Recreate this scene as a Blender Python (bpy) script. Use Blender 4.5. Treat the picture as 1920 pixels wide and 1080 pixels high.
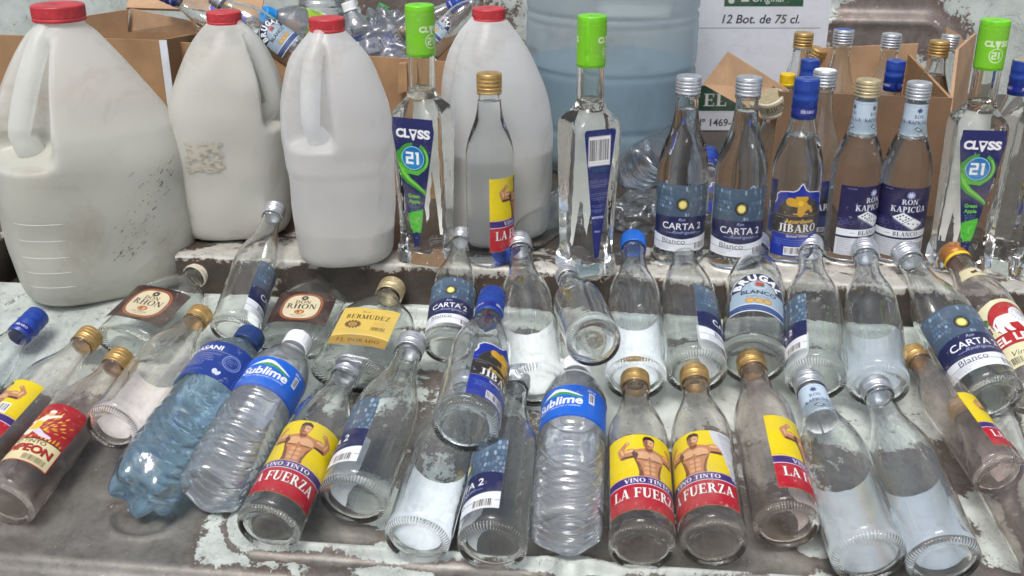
import bpy, math, random
import numpy as np
from mathutils import Vector, Matrix
random.seed(7); np.random.seed(7)
R = math.radians
scene = bpy.context.scene
for o in list(bpy.data.objects): bpy.data.objects.remove(o)

# ------------------------------------------------------------------ camera
FPX = 2000.0                     # focal length in pixels of the 1920 px wide frame
PITCH = R(23); CAM_Z = 0.466
cam = bpy.data.cameras.new('camera'); cam_o = bpy.data.objects.new('camera', cam)
scene.collection.objects.link(cam_o)
cam.sensor_width = 36; cam.lens = FPX / 1920 * 36
cam.clip_start = 0.02; cam.clip_end = 200
cam_o.location = (0, 0, CAM_Z); cam_o.rotation_euler = (R(90) - PITCH, 0, 0)
cam.dof.use_dof = True; cam.dof.focus_distance = 1.15; cam.dof.aperture_fstop = 18
scene.camera = cam_o
# ------------------------------------------------------------------ sky, sun, exposure
SUN_EL, SUN_AZ = R(62), R(200)    # azimuth clockwise from +Y
world = bpy.data.worlds.new('World'); scene.world = world; world.use_nodes = True
wn = world.node_tree.nodes; wl = world.node_tree.links
bg = wn['Background']; sky = wn.new('ShaderNodeTexSky'); sky.sky_type = 'NISHITA'
sky.sun_disc = False; sky.sun_elevation = SUN_EL; sky.sun_rotation = SUN_AZ
sky.air_density = 0.9; sky.dust_density = 4.0; sky.ozone_density = 1.0
bw = wn.new('ShaderNodeRGBToBW'); cl = wn.new('ShaderNodeMix'); cl.data_type = 'RGBA'; cl.inputs[0].default_value = 0.35   # thin white cloud
wl.new(sky.outputs[0], bw.inputs[0]); wl.new(sky.outputs[0], cl.inputs[6]); wl.new(bw.outputs[0], cl.inputs[7]); wl.new(cl.outputs[2], bg.inputs[0]); bg.inputs[1].default_value = 0.11
sun = bpy.data.lights.new('sun', 'SUN'); sun.energy = 1.5; sun.angle = R(22); sun.color = (1, 0.985, 0.96)
sun_o = bpy.data.objects.new('sun', sun); scene.collection.objects.link(sun_o)
sd = Vector((math.sin(SUN_AZ) * math.cos(SUN_EL), math.cos(SUN_AZ) * math.cos(SUN_EL), math.sin(SUN_EL)))
sun_o.rotation_euler = (-sd).to_track_quat('-Z', 'Y').to_euler()
vs = scene.view_settings; vs.view_transform = 'Standard'; vs.look = 'None'; vs.gamma = 1; vs.use_curve_mapping = False
vs.exposure = 0.55
cy = scene.cycles
cy.max_bounces = 28; cy.transmission_bounces = 28; cy.transparent_max_bounces = 32; cy.diffuse_bounces = 8; cy.glossy_bounces = 5
cy.caustics_reflective = True; cy.caustics_refractive = True; cy.blur_glossy = 0.05
cy.sample_clamp_indirect = 25; cy.use_denoising = True; cy.use_adaptive_sampling = True; cy.adaptive_threshold = 0.012

# ------------------------------------------------------------------ measuring helpers
CP, SP = math.cos(PITCH), math.sin(PITCH)
CAM = Vector((0, 0, CAM_Z)); FWD = Vector((0, CP, -SP)); UPV = Vector((0, SP, CP)); RGT = Vector((1, 0, 0))
def ray(x, y): return FWD + RGT * ((x - 960) / FPX) - UPV * ((y - 540) / FPX)
def hit(x, y, p0, n):
    d = ray(x, y); return CAM + d * ((p0 - CAM).dot(n) / d.dot(n))
def at(x, y, Y):
    d = ray(x, y); return CAM + d * (Y / d.y)
def proj(p):
    q = p - CAM; z = q.dot(FWD); return 960 + FPX * q.dot(RGT) / z, 540 - FPX * q.dot(UPV) / z
# truck frame: origin on the edge of the load floor
YAW = R(-6.4); T_O = Vector((0, 1.156, 0))
TM = Matrix.Translation(T_O) @ Matrix.Rotation(YAW, 4, 'Z'); TMI = TM.inverted()
SLOPE = R(13)
G_P0 = TM @ Vector((0, -0.012, -0.052))
G_N = (TM.to_3x3() @ Vector((0, -math.sin(SLOPE), math.cos(SLOPE)))).normalized()
Z3 = Vector((0, 0, 1))

# ------------------------------------------------------------------ colours, materials
def s2l(v): return v / 12.92 if v <= 0.04045 else ((v + 0.055) / 1.055) ** 2.4
def hexl(h):
    h = h.lstrip('#'); return tuple(s2l(int(h[i:i + 2], 16) / 255) for i in (0, 2, 4))
def mat(name):
    m = bpy.data.materials.new(name); m.use_nodes = True; nt = m.node_tree; nt.nodes.clear()
    out = nt.nodes.new('ShaderNodeOutputMaterial')
    return m, nt, out
def N(nt, kind, **kw):
    n = nt.nodes.new('ShaderNode' + kind)
    for k, v in kw.items():
        if k.startswith('i_'):
            key = k[2:].replace('_', ' ')
            (n.inputs[int(key)] if key.isdigit() else n.inputs[key]).default_value = v
        else: setattr(n, k, v)
    return n
def math_n(nt, op, a, b=None, c=None, clamp=False):
    n = nt.nodes.new('ShaderNodeMath'); n.operation = op; n.use_clamp = clamp
    for i, v in enumerate((a, b, c)):
        if v is None: continue
        if isinstance(v, (int, float)): n.inputs[i].default_value = v
        else: nt.links.new(v, n.inputs[i])
    return n.outputs[0]
def noise(nt, scale, detail=4, rough=0.55, coord=None, dist=0.0):
    n = N(nt, 'TexNoise', i_Scale=scale, i_Detail=detail, i_Roughness=rough, i_Distortion=dist)
    if coord is None: coord = N(nt, 'TexCoord').outputs['Object']
    nt.links.new(coord, n.inputs['Vector']); return n.outputs['Fac']
def ramp(nt, fac, stops):
    n = nt.nodes.new('ShaderNodeValToRGB'); e = n.color_ramp.elements
    while len(e) < len(stops): e.new(0.5)
    for i, (p, c) in enumerate(stops):
        e[i].position = p; e[i].color = (*c, 1) if len(c) == 3 else c
    nt.links.new(fac, n.inputs[0]); return n.outputs[0]
def mixc(nt, f, a, b):
    n = nt.nodes.new('ShaderNodeMix'); n.data_type = 'RGBA'
    for s, v in ((n.inputs[0], f), (n.inputs[6], a), (n.inputs[7], b)):
        if isinstance(v, (int, float)): s.default_value = v
        elif isinstance(v, tuple): s.default_value = (*v, 1)
        else: nt.links.new(v, s)
    return n.outputs[2]
def bump(nt, h, strength=0.3, dist=0.001):
    b = N(nt, 'Bump', i_Strength=strength, i_Distance=dist); nt.links.new(h, b.inputs['Height']); return b.outputs[0]
def setp(nt, p, **kw):
    for k, v in kw.items():
        s = p.inputs[k.replace('_', ' ')]
        if isinstance(v, (int, float)): s.default_value = v
        elif isinstance(v, tuple): s.default_value = (*v, 1)
        else: nt.links.new(v, s)
    return p

def plain(name, col, rough=0.45, metal=0.0, var=0.12, nscale=60, bmp=0.0, coat=0.0):
    m, nt, out = mat(name); p = N(nt, 'BsdfPrincipled')
    f = noise(nt, nscale, 5)
    d = tuple(c * (1 - var * 1.6) for c in col); l = tuple(min(1, c * (1 + var)) for c in col)
    c = ramp(nt, f, [(0.3, d), (0.7, l)])
    sc = noise(nt, 260, 5, 0.7); c = mixc(nt, ramp(nt, sc, [(0.62, (0, 0, 0)), (0.70, (0.35,) * 3)]), c, (0.5, 0.48, 0.45))
    c = mixc(nt, ramp(nt, noise(nt, 35, 5, 0.6), [(0.5, (0, 0, 0)), (0.72, (0.3,) * 3)]), c, tuple(v * 0.45 for v in col))
    setp(nt, p, Base_Color=c, Roughness=rough, Metallic=metal, Coat_Weight=coat)
    if bmp: nt.links.new(bump(nt, f, bmp, 0.0006), p.inputs['Normal'])
    nt.links.new(p.outputs[0], out.inputs[0]); return m

def glass(name, tint, dust=0.05, dust_col=(0.42, 0.40, 0.37), heel=True, rough=0.015, ior=1.46):
    """clear bottle glass: refraction, a ring of stippling at the heel, a film of dust"""
    m, nt, out = mat(name); p = N(nt, 'BsdfPrincipled')
    tc = N(nt, 'TexCoord'); sep = N(nt, 'SeparateXYZ'); nt.links.new(tc.outputs['Object'], sep.inputs[0])
    setp(nt, p, Base_Color=tint, Roughness=rough, IOR=ior, Transmission_Weight=1.0)
    big = noise(nt, 26, 3, 0.5, tc.outputs['Object'])
    h = math_n(nt, 'MULTIPLY', big, 0.9)
    if heel:
        ang = math_n(nt, 'ARCTAN2', sep.outputs[0], sep.outputs[1])
        kn = math_n(nt, 'SINE', math_n(nt, 'MULTIPLY', ang, 64))
        rr_ = math_n(nt, 'SQRT', math_n(nt, 'ADD', math_n(nt, 'MULTIPLY', sep.outputs[0], sep.outputs[0]), math_n(nt, 'MULTIPLY', sep.outputs[1], sep.outputs[1])))
        msk = math_n(nt, 'MULTIPLY', math_n(nt, 'COMPARE', sep.outputs[2], 0.0022, 0.0026), math_n(nt, 'GREATER_THAN', rr_, 0.0248))
        h = math_n(nt, 'ADD', h, math_n(nt, 'MULTIPLY', math_n(nt, 'MULTIPLY', kn, msk), 0.42))
    b = bump(nt, h, 0.55, 0.0011)
    nt.links.new(b, p.inputs['Normal'])
    d = N(nt, 'BsdfPrincipled'); setp(nt, d, Base_Color=dust_col, Roughness=0.8)
    fn = noise(nt, 45, 6, 0.7, tc.outputs['Object'])
    geo = N(nt, 'NewGeometry'); fac = ramp(nt, fn, [(0.38, (dust * 0.25,) * 3), (0.58, (dust,) * 3), (0.70, (min(1, dust * 5),) * 3)])
    mx = N(nt, 'MixShader'); nt.links.new(fac, mx.inputs[0]); nt.links.new(p.outputs[0], mx.inputs[1]); nt.links.new(d.outputs[0], mx.inputs[2])
    nt.links.new(mx.outputs[0], out.inputs[0]); return m

def thin_plastic(name, tint, haze=0.12, rough=0.08, bscale=60, bstr=0.35, haze_col=(0.8, 0.82, 0.83)):
    """thin-walled plastic: mostly see-through, mirror-like at grazing angles"""
    m, nt, out = mat(name)
    tr = N(nt, 'BsdfTransparent'); tr.inputs[0].default_value = (*tint, 1)
    gl = N(nt, 'BsdfGlossy', i_Roughness=rough); gl.inputs[0].default_value = (0.9, 0.93, 0.95, 1)
    hz = N(nt, 'BsdfPrincipled'); setp(nt, hz, Base_Color=haze_col, Roughness=0.35)
    tl = N(nt, 'BsdfTranslucent'); tl.inputs[0].default_value = (*haze_col, 1)
    f = noise(nt, bscale, 3, 0.5); b = bump(nt, f, bstr, 0.004)
    for n in (gl, hz): nt.links.new(b, n.inputs['Normal'])
    lw = N(nt, 'Fresnel', i_IOR=1.55); nt.links.new(b, lw.inputs['Normal'])
    hm = N(nt, 'MixShader', i_0=0.5); nt.links.new(hz.outputs[0], hm.inputs[1]); nt.links.new(tl.outputs[0], hm.inputs[2])
    m1 = N(nt, 'MixShader', i_0=haze); nt.links.new(tr.outputs[0], m1.inputs[1]); nt.links.new(hm.outputs[0], m1.inputs[2])
    m2 = N(nt, 'MixShader'); nt.links.new(math_n(nt, 'MULTIPLY', lw.outputs[0], 1.5, clamp=True), m2.inputs[0]); nt.links.new(m1.outputs[0], m2.inputs[1]); nt.links.new(gl.outputs[0], m2.inputs[2])
    nt.links.new(m2.outputs[0], out.inputs[0]); return m

def milky(name, col, clear=0.2, dirt=(0.52, 0.42, 0.29)):
    """milky jug plastic: light comes through it, grime collects in patches"""
    m, nt, out = mat(name)
    tc = N(nt, 'TexCoord')
    f = noise(nt, 9, 6, 0.65, tc.outputs['Object'], 0.6); g = noise(nt, 70, 5, 0.7, tc.outputs['Object'])
    dm = math_n(nt, 'MULTIPLY', ramp(nt, f, [(0.52, (0, 0, 0)), (0.72, (0.6,) * 3)]), math_n(nt, 'ADD', g, 0.35))
    fine = ramp(nt, noise(nt, 190, 3, 0.6, tc.outputs['Object']), [(0.71, (0, 0, 0)), (0.76, (0.5,) * 3)])
    dm = math_n(nt, 'MAXIMUM', dm, math_n(nt, 'MULTIPLY', fine, math_n(nt, 'MULTIPLY', f, 0.9)))
    c = mixc(nt, dm, col, dirt)
    p = N(nt, 'BsdfPrincipled'); setp(nt, p, Base_Color=c, Roughness=0.27, Specular_IOR_Level=0.5)
    nt.links.new(bump(nt, noise(nt, 22, 5, 0.55, tc.outputs['Object']), 0.5, 0.003), p.inputs['Normal'])
    tl = N(nt, 'BsdfTranslucent'); nt.links.new(c, tl.inputs[0])
    tr = N(nt, 'BsdfTransparent'); tr.inputs[0].default_value = (0.92, 0.94, 0.93, 1)
    m1 = N(nt, 'MixShader', i_0=0.62); nt.links.new(p.outputs[0], m1.inputs[1]); nt.links.new(tl.outputs[0], m1.inputs[2])
    m2 = N(nt, 'MixShader', i_0=clear); nt.links.new(m1.outputs[0], m2.inputs[1]); nt.links.new(tr.outputs[0], m2.inputs[2])
    nt.links.new(m2.outputs[0], out.inputs[0]); return m

def print_mat(name, rough=0.42, back=(0.93, 0.935, 0.95), metal_back=False):
    """printed paper: ink colours on the front, bare paper behind"""
    m, nt, out = mat(name); p = N(nt, 'BsdfPrincipled')
    a = N(nt, 'VertexColor'); a.layer_name = 'ink'
    geo = N(nt, 'NewGeometry')
    oi = N(nt, 'ObjectInfo'); tc = N(nt, 'TexCoord'); va = nt.nodes.new('ShaderNodeVectorMath'); va.operation = 'MULTIPLY_ADD'
    va.inputs[1].default_value = (1, 1, 1); nt.links.new(tc.outputs['Object'], va.inputs[0])
    cx = N(nt, 'CombineXYZ'); nt.links.new(oi.outputs['Random'], cx.inputs[0]); nt.links.new(oi.outputs['Random'], cx.inputs[2]); nt.links.new(cx.outputs[0], va.inputs[2])
    co = va.outputs[0]; f = noise(nt, 130, 7, 0.72, co); lowf = noise(nt, 22, 4, 0.6, co)
    worn = mixc(nt, math_n(nt, 'MULTIPLY', ramp(nt, f, [(0.60, (0, 0, 0)), (0.70, (0.75,) * 3)]), ramp(nt, lowf, [(0.42, (0.06,) * 3), (0.62, (1,) * 3)])), a.outputs[0], (0.55, 0.53, 0.50))
    worn = mixc(nt, ramp(nt, noise(nt, 16, 6, 0.65, co), [(0.48, (0, 0, 0)), (0.75, (0.34,) * 3)]), worn, (0.30, 0.26, 0.21))
    gw = N(nt, 'TexWave', i_Scale=16.0, i_Distortion=3.0, bands_direction='Z'); nt.links.new(co, gw.inputs[0])
    bk = mixc(nt, 0.05, back, a.outputs[0]); bk = mixc(nt, math_n(nt, 'MULTIPLY', gw.outputs[1], 0.07), bk, (0.55, 0.55, 0.56)); bk = mixc(nt, ramp(nt, noise(nt, 40, 6, 0.7, co), [(0.58, (0, 0, 0)), (0.7, (0.22,) * 3)]), bk, (0.50, 0.50, 0.50))
    c = mixc(nt, geo.outputs['Backfacing'], worn, bk)
    setp(nt, p, Base_Color=c, Roughness=rough)
    if metal_back:
        nt.links.new(math_n(nt, 'MULTIPLY', geo.outputs['Backfacing'], 0.62), p.inputs['Metallic'])
        setp(nt, p, Roughness=0.2)
    nt.links.new(bump(nt, noise(nt, 38, 4, 0.5, co, 0.6), 0.4, 0.002), p.inputs['Normal'])
    nt.links.new(p.outputs[0], out.inputs[0]); return m

def cardboard(name, col):
    m, nt, out = mat(name); p = N(nt, 'BsdfPrincipled')
    tc = N(nt, 'TexCoord'); w = N(nt, 'TexWave', i_Scale=55.0, i_Distortion=0.6); nt.links.new(tc.outputs['Object'], w.inputs[0])
    f = noise(nt, 14, 6, 0.6, tc.outputs['Object'])
    c = ramp(nt, f, [(0.3, tuple(x * 0.7 for x in col)), (0.7, tuple(min(1, x * 1.12) for x in col))])
    setp(nt, p, Base_Color=c, Roughness=0.8)
    nt.links.new(bump(nt, w.outputs[1], 0.12, 0.001), p.inputs['Normal'])
    nt.links.new(p.outputs[0], out.inputs[0]); return m

def peeling(name, paint, bare, rust, scale=1.0, attr=None, thresh=0.5, rough=0.5):
    """old paint flaking off bare grey metal with rusty rims"""
    m, nt, out = mat(name); p = N(nt, 'BsdfPrincipled')
    tc = N(nt, 'TexCoord'); co = tc.outputs['Object']
    a = noise(nt, 11 * scale, 9, 0.68, co, 0.5); b = noise(nt, 75 * scale, 10, 0.78, co, 0.5); b2 = noise(nt, 320 * scale, 4, 0.7, co)
    h = math_n(nt, 'ADD', math_n(nt, 'MULTIPLY', a, 0.56), math_n(nt, 'ADD', math_n(nt, 'MULTIPLY', b, 0.32), math_n(nt, 'MULTIPLY', b2, 0.12)))
    if attr:
        at_ = N(nt, 'Attribute'); at_.attribute_name = attr
        h = math_n(nt, 'ADD', h, math_n(nt, 'SUBTRACT', at_.outputs['Fac'], 0.5))
    msk = math_n(nt, 'MULTIPLY_ADD', math_n(nt, 'SUBTRACT', h, thresh), 90.0, 0.5, clamp=True)
    rim = math_n(nt, 'SUBTRACT', 1.0, math_n(nt, 'MULTIPLY', math_n(nt, 'ABSOLUTE', math_n(nt, 'SUBTRACT', h, thresh - 0.03)), 22.0), clamp=True)
    n2 = noise(nt, 25 * scale, 8, 0.7, co)
    pc = ramp(nt, n2, [(0.32, tuple(x * 0.72 for x in paint)), (0.55, paint), (0.75, tuple(min(1, x * 1.12) for x in paint))])
    # fine scratches and cracks in the paint
    cn = noise(nt, 17 * scale, 10, 0.72, co, 0.8)
    ck = math_n(nt, 'MULTIPLY', math_n(nt, 'LESS_THAN', math_n(nt, 'ABSOLUTE', math_n(nt, 'SUBTRACT', cn, 0.5)), 0.0045), math_n(nt, 'GREATER_THAN', noise(nt, 7 * scale, 3, 0.5, co), 0.44))
    pc = mixc(nt, math_n(nt, 'MULTIPLY', ck, 0.7), pc, (0.10, 0.09, 0.08))
    sp = noise(nt, 140 * scale, 4, 0.6, co)
    pc = mixc(nt, ramp(nt, sp, [(0.64, (0, 0, 0)), (0.69, (0.85,) * 3)]), pc, (0.12, 0.10, 0.09))
    pc = mixc(nt, ramp(nt, noise(nt, 9 * scale, 7, 0.7, co, 0.8), [(0.50, (0, 0, 0)), (0.72, (0.38,) * 3)]), pc, (0.23, 0.20, 0.165))
    bc = ramp(nt, noise(nt, 16 * scale, 9, 0.72, co, 0.4), [(0.30, tuple(x * 0.55 for x in bare)), (0.5, bare), (0.72, tuple(min(1, x * 1.5) for x in bare))])
    rm = math_n(nt, 'MULTIPLY', rim, math_n(nt, 'MULTIPLY', noise(nt, 20 * scale, 5, 0.6, co), 1.1), clamp=True)
    bc = mixc(nt, ramp(nt, noise(nt, 95 * scale, 8, 0.75, co, 0.3), [(0.50, (0, 0, 0)), (0.64, (0.4,) * 3)]), bc, tuple(x * .4 for x in bare))
    bc = mixc(nt, rm, bc, rust)
    bc = mixc(nt, ramp(nt, noise(nt, 210 * scale, 5, 0.7, co), [(0.66, (0, 0, 0)), (0.70, (0.8,) * 3)]), bc, tuple(x * .9 for x in paint))
    bc = mixc(nt, ramp(nt, noise(nt, 5 * scale, 5, 0.6, co), [(0.5, (0, 0, 0)), (0.75, (0.5,) * 3)]), bc, rust)
    c = mixc(nt, msk, bc, pc)
    setp(nt, p, Base_Color=c, Roughness=math_n(nt, 'MULTIPLY_ADD', msk, 0.06, rough - 0.08), Metallic=math_n(nt, 'MULTIPLY_ADD', msk, -0.35, 0.35))
    nt.links.new(bump(nt, math_n(nt, 'ADD', msk, math_n(nt, 'MULTIPLY', b, 0.5)), 0.6, 0.0007), p.inputs['Normal'])
    nt.links.new(p.outputs[0], out.inputs[0]); return m

M = {}
M['glass'] = glass('clear_glass', (0.975, 0.992, 0.984), 0.028)
M['glass_blue'] = glass('cool_clear_glass', (0.965, 0.988, 0.993), 0.024)
M['glass_dusty'] = glass('dusty_wine_glass', (0.985, 0.97, 0.95), 0.04, (0.47, 0.42, 0.37))
M['glass_pink'] = glass('stained_wine_glass', (0.97, 0.935, 0.905), 0.085, (0.44, 0.365, 0.33))
M['glass_solid'] = glass('filled_glass', (0.97, 0.99, 0.985), 0.01, ior=1.38)
M['glass_class'] = glass('filled_square_glass', (0.965, 0.975, 0.93), 0.012, heel=False, ior=1.38)
M['pet'] = thin_plastic('clear_water_bottle_plastic', (0.985, 0.99, 0.995), 0.24, 0.12, 40, 0.06, (0.86, 0.88, 0.90))
M['pet_blue'] = thin_plastic('pale_blue_bottle_plastic', (0.80, 0.94, 1.0), 0.24, 0.09, 60, 0.45, (0.52, 0.79, 0.97))
M['pet_green'] = thin_plastic('green_bottle_plastic', (0.06, 0.50, 0.16), 0.3, haze_col=(0.02, 0.30, 0.08))
M['film'] = thin_plastic('crumpled_clear_film', (0.88, 0.89, 0.92), 0.30, 0.2, 30, 0.5, haze_col=(0.62, 0.64, 0.72))
M['film2'] = thin_plastic('crumpled_clear_film_fine', (0.9, 0.92, 0.94), 0.12, 0.12, 40, 0.4, haze_col=(0.6, 0.66, 0.70))
M['jug'] = milky('milky_jug_plastic', (0.94, 0.945, 0.915), 0.36)
M['jug_white'] = milky('whiter_jug_plastic', (0.94, 0.945, 0.945), 0.30)
M['barrel'] = milky('blue_tinted_barrel_plastic', (0.57, 0.64, 0.69), 0.45, (0.42, 0.38, 0.40))
M['liquid'] = plain('cloudy_liquid', (0.36, 0.35, 0.28), 0.25, var=0.05, nscale=6)
M['liquid_pale'] = plain('pale_cloudy_liquid', (0.40, 0.38, 0.33), 0.25, var=0.05, nscale=6)
M['liquid_teal'] = plain('blue_water', (0.13, 0.29, 0.38), 0.2, var=0.08, nscale=5)
M['red'] = plain('red_cap_plastic', (0.50, 0.035, 0.045), 0.42, bmp=0.1)
M['silver'] = plain('silver_cap_metal', (0.72, 0.74, 0.78), 0.34, 0.85, bmp=0.1, nscale=200)
M['gold'] = plain('gold_cap_metal', (0.62, 0.40, 0.15), 0.38, 0.75, bmp=0.1, nscale=200)
M['gold_pale'] = plain('pale_gold_cap_metal', (0.66, 0.55, 0.33), 0.4, 0.7, nscale=200)
M['orange'] = plain('orange_brown_cap_metal', (0.42, 0.17, 0.04), 0.42, 0.4, nscale=200)
M['yellow'] = plain('yellow_plastic', (0.78, 0.52, 0.01), 0.4)
M['royal'] = plain('royal_blue_cap_plastic', (0.012, 0.05, 0.30), 0.33, bmp=0.05)
M['bright_blue'] = plain('bright_blue_cap_plastic', (0.01, 0.13, 0.56), 0.35)
M['navy'] = plain('navy_cap_plastic', (0.012, 0.04, 0.16), 0.35)
M['trim_blue'] = plain('sky_blue_cap_plastic', (0.01, 0.26, 0.68), 0.35)
M['white'] = plain('white_cap_plastic', (0.80, 0.81, 0.82), 0.4, var=0.05)
M['cream'] = plain('cream_cap_plastic', (0.60, 0.54, 0.42), 0.45, var=0.1)
M['lime'] = plain('lime_green_cap_plastic', (0.17, 0.60, 0.012), 0.36, var=0.04)
M['green'] = plain('green_cap_plastic', (0.02, 0.30, 0.06), 0.4)
M['print'] = print_mat('printed_paper')
M['print_foil'] = print_mat('foil_backed_paper', back=(0.93, 0.95, 0.97), metal_back=True)
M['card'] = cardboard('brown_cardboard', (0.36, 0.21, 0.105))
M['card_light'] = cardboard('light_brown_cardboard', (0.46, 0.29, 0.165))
M['card_white'] = cardboard('white_carton_board', (0.66, 0.69, 0.74))
M['tailgate'] = peeling('peeling_tailgate_paint', (0.44, 0.48, 0.45), (0.165, 0.158, 0.142), (0.085, 0.050, 0.034), 1.0, 'paint')
M['bed'] = peeling('worn_bed_paint', (0.42, 0.41, 0.37), (0.075, 0.063, 0.053), (0.10, 0.058, 0.034), 1.5, 'paint')
M['ground'] = plain('dusty_concrete', (0.20, 0.19, 0.17), 0.9, nscale=3)
M['card_shaded'] = cardboard('shaded_brown_cardboard', (0.19, 0.112, 0.062))  # darker copy of the brown cardboard, front panel's shade put into its colour
M['wall'] = peeling('peeling_wall_paint', (0.50, 0.56, 0.53), (0.21, 0.18, 0.165), (0.15, 0.09, 0.065), 0.75, 'paint')

# ------------------------------------------------------------------ mesh collector
class MB:
    def __init__(s): s.v = []; s.f = []; s.mi = []; s.sm = []; s.mats = []; s.col = []; s.n = 0
    def mat(s, m):
        if m not in s.mats: s.mats.append(m)
        return s.mats.index(m)
    def add(s, verts, faces, m, smooth=True, col=None):
        k = s.mat(m); verts = np.asarray(verts, float).reshape(-1, 3)
        s.v.append(verts); s.col.append(np.ones((len(verts), 4)) if col is None else col)
        faces = [[i + s.n for i in f] for f in faces] if not isinstance(faces, np.ndarray) else (faces + s.n).tolist()
        s.f += faces; s.mi += [k] * len(faces); s.sm += [smooth] * len(faces); s.n += len(verts)
    def box(s, lo, hi, m, M4=None):
        x0, y0, z0 = lo; x1, y1, z1 = hi
        vv = [(x0,y0,z0),(x1,y0,z0),(x1,y1,z0),(x0,y1,z0),(x0,y0,z1),(x1,y0,z1),(x1,y1,z1),(x0,y1,z1)]
        if M4 is not None: vv = [tuple(M4 @ Vector(q)) for q in vv]
        s.add(vv, [[0,3,2,1],[4,5,6,7],[0,1,5,4],[1,2,6,5],[2,3,7,6],[3,0,4,7]], m, False)
    def mesh(s, name, sharp=None):
        me = bpy.data.meshes.new(name)
        V = np.concatenate(s.v); me.from_pydata(V.tolist(), [], s.f)
        for m in s.mats: me.materials.append(M[m])
        me.polygons.foreach_set('material_index', s.mi); me.polygons.foreach_set('use_smooth', s.sm)
        if any(m.startswith('print') for m in s.mats):
            a = me.color_attributes.new('ink', 'FLOAT_COLOR', 'POINT'); a.data.foreach_set('color', np.concatenate(s.col).ravel())
        me.update()
        if sharp: me.set_sharp_from_angle(angle=R(sharp))
        return me
def catmull(P, sub=4):
    P = [np.array(p, float) for p in P]; out = []
    for i in range(len(P) - 1):
        p0 = P[max(i - 1, 0)]; p1 = P[i]; p2 = P[i + 1]; p3 = P[min(i + 2, len(P) - 1)]
        d1 = np.linalg.norm(p2 - p1) + 1e-9; d0 = np.linalg.norm(p1 - p0) + 1e-9; d2 = np.linalg.norm(p3 - p2) + 1e-9
        m1 = (p2 - p0) / (d0 + d1) * d1 if i > 0 else p2 - p1
        m2 = (p3 - p1) / (d1 + d2) * d1 if i + 2 < len(P) else p2 - p1
        for k in range(sub):
            t = k / sub; t2 = t * t; t3 = t2 * t
            out.append((2*t3-3*t2+1)*p1 + (t3-2*t2+t)*m1 + (-2*t3+3*t2)*p2 + (t3-t2)*m2)
    out.append(P[-1]); return out
def lathe(mb, prof, m, seg=64, section=None, close_start=True, close_end=True, flip=False, smooth=True):
    """prof: list of (r, z) or (rx, ry, z); section(theta, ring_index, rx, ry, z) gives x, y"""
    rings = []; th = np.linspace(0, 2 * np.pi, seg, endpoint=False)
    for i, p in enumerate(prof):
        rx, ry, z = (p[0], p[0], p[1]) if len(p) == 2 else p
        if section: x, y = section(th, rx, ry, z)
        else: x, y = rx * np.cos(th), ry * np.sin(th)
        rings.append(np.stack([x, y, np.full(seg, z)], 1))
    V = np.concatenate(rings); n = len(prof); F = []
    a = np.arange(seg); b = (a + 1) % seg
    for i in range(n - 1):
        q = np.stack([a + i*seg, b + i*seg, b + (i+1)*seg, a + (i+1)*seg], 1)
        F.append(q[:, ::-1] if flip else q)
    F = np.concatenate(F).tolist()
    if close_start: F.append(list(range(seg)) if flip else list(range(seg))[::-1])
    if close_end: F.append([(n-1)*seg + k for k in range(seg)][::-1] if flip else [(n-1)*seg + k for k in range(seg)])
    mb.add(V, F, m, smooth)
def tube(mb, pts, rad, m, seg=12, flat=1.0):
    pts = [Vector(p) for p in pts]; V = []; F = []
    side = None
    for i, p in enumerate(pts):
        t = (pts[min(i+1, len(pts)-1)] - pts[max(i-1, 0)]).normalized()
        if side is None: side = t.orthogonal().normalized()
        side = (side - t * side.dot(t)).normalized(); nb = t.cross(side)
        r = rad[i] if hasattr(rad, '__len__') else rad
        for k in range(seg):
            a = 2 * math.pi * k / seg; V.append(p + side * (r * math.cos(a)) + nb * (r * flat * math.sin(a)))
    for i in range(len(pts) - 1):
        for k in range(seg):
            k2 = (k + 1) % seg; F.append([i*seg+k, i*seg+k2, (i+1)*seg+k2, (i+1)*seg+k])
    F.append(list(range(seg))[::-1]); F.append([(len(pts)-1)*seg+k for k in range(seg)])
    mb.add([tuple(v) for v in V], F, m)

# ------------------------------------------------------------------ printed artwork, rasterised onto fine vertex grids
_tri = {}
def font_tris(s, bold=0.0, shear=0.0):
    key = (s, bold, shear)
    if key not in _tri:
        c = bpy.data.curves.new('lettering', 'FONT'); c.body = s; c.size = 1; c.offset = bold; c.resolution_u = 3
        c.shear = shear
        o = bpy.data.objects.new('lettering', c); scene.collection.objects.link(o)
        dg = bpy.context.evaluated_depsgraph_get(); me = o.evaluated_get(dg).to_mesh(); me.calc_loop_triangles()
        P = np.array([v.co[:2] for v in me.vertices]); T = np.array([t.vertices[:] for t in me.loop_triangles])
        polys = [P[t] for t in T] if len(T) else []
        o.evaluated_get(dg).to_mesh_clear(); bpy.data.objects.remove(o); bpy.data.curves.remove(c)
        if polys:
            A = np.concatenate(polys); x0 = A[:, 0].min(); x1 = A[:, 0].max()
            polys = [p - [x0, 0] for p in polys]; wd = x1 - x0
        else: wd = 0.3
        _tri[key] = (polys, wd, 0.729)      # cap height of the built-in face
    return _tri[key]
def seg_poly(x0, y0, x1, y1, w):            # slanted stem with horizontal width w
    return [(x0 - w/2, y0), (x0 + w/2, y0), (x1 + w/2, y1), (x1 - w/2, y1)]
def rect_poly(x0, y0, x1, y1): return [(x0, y0), (x1, y0), (x1, y1), (x0, y1)]
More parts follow.
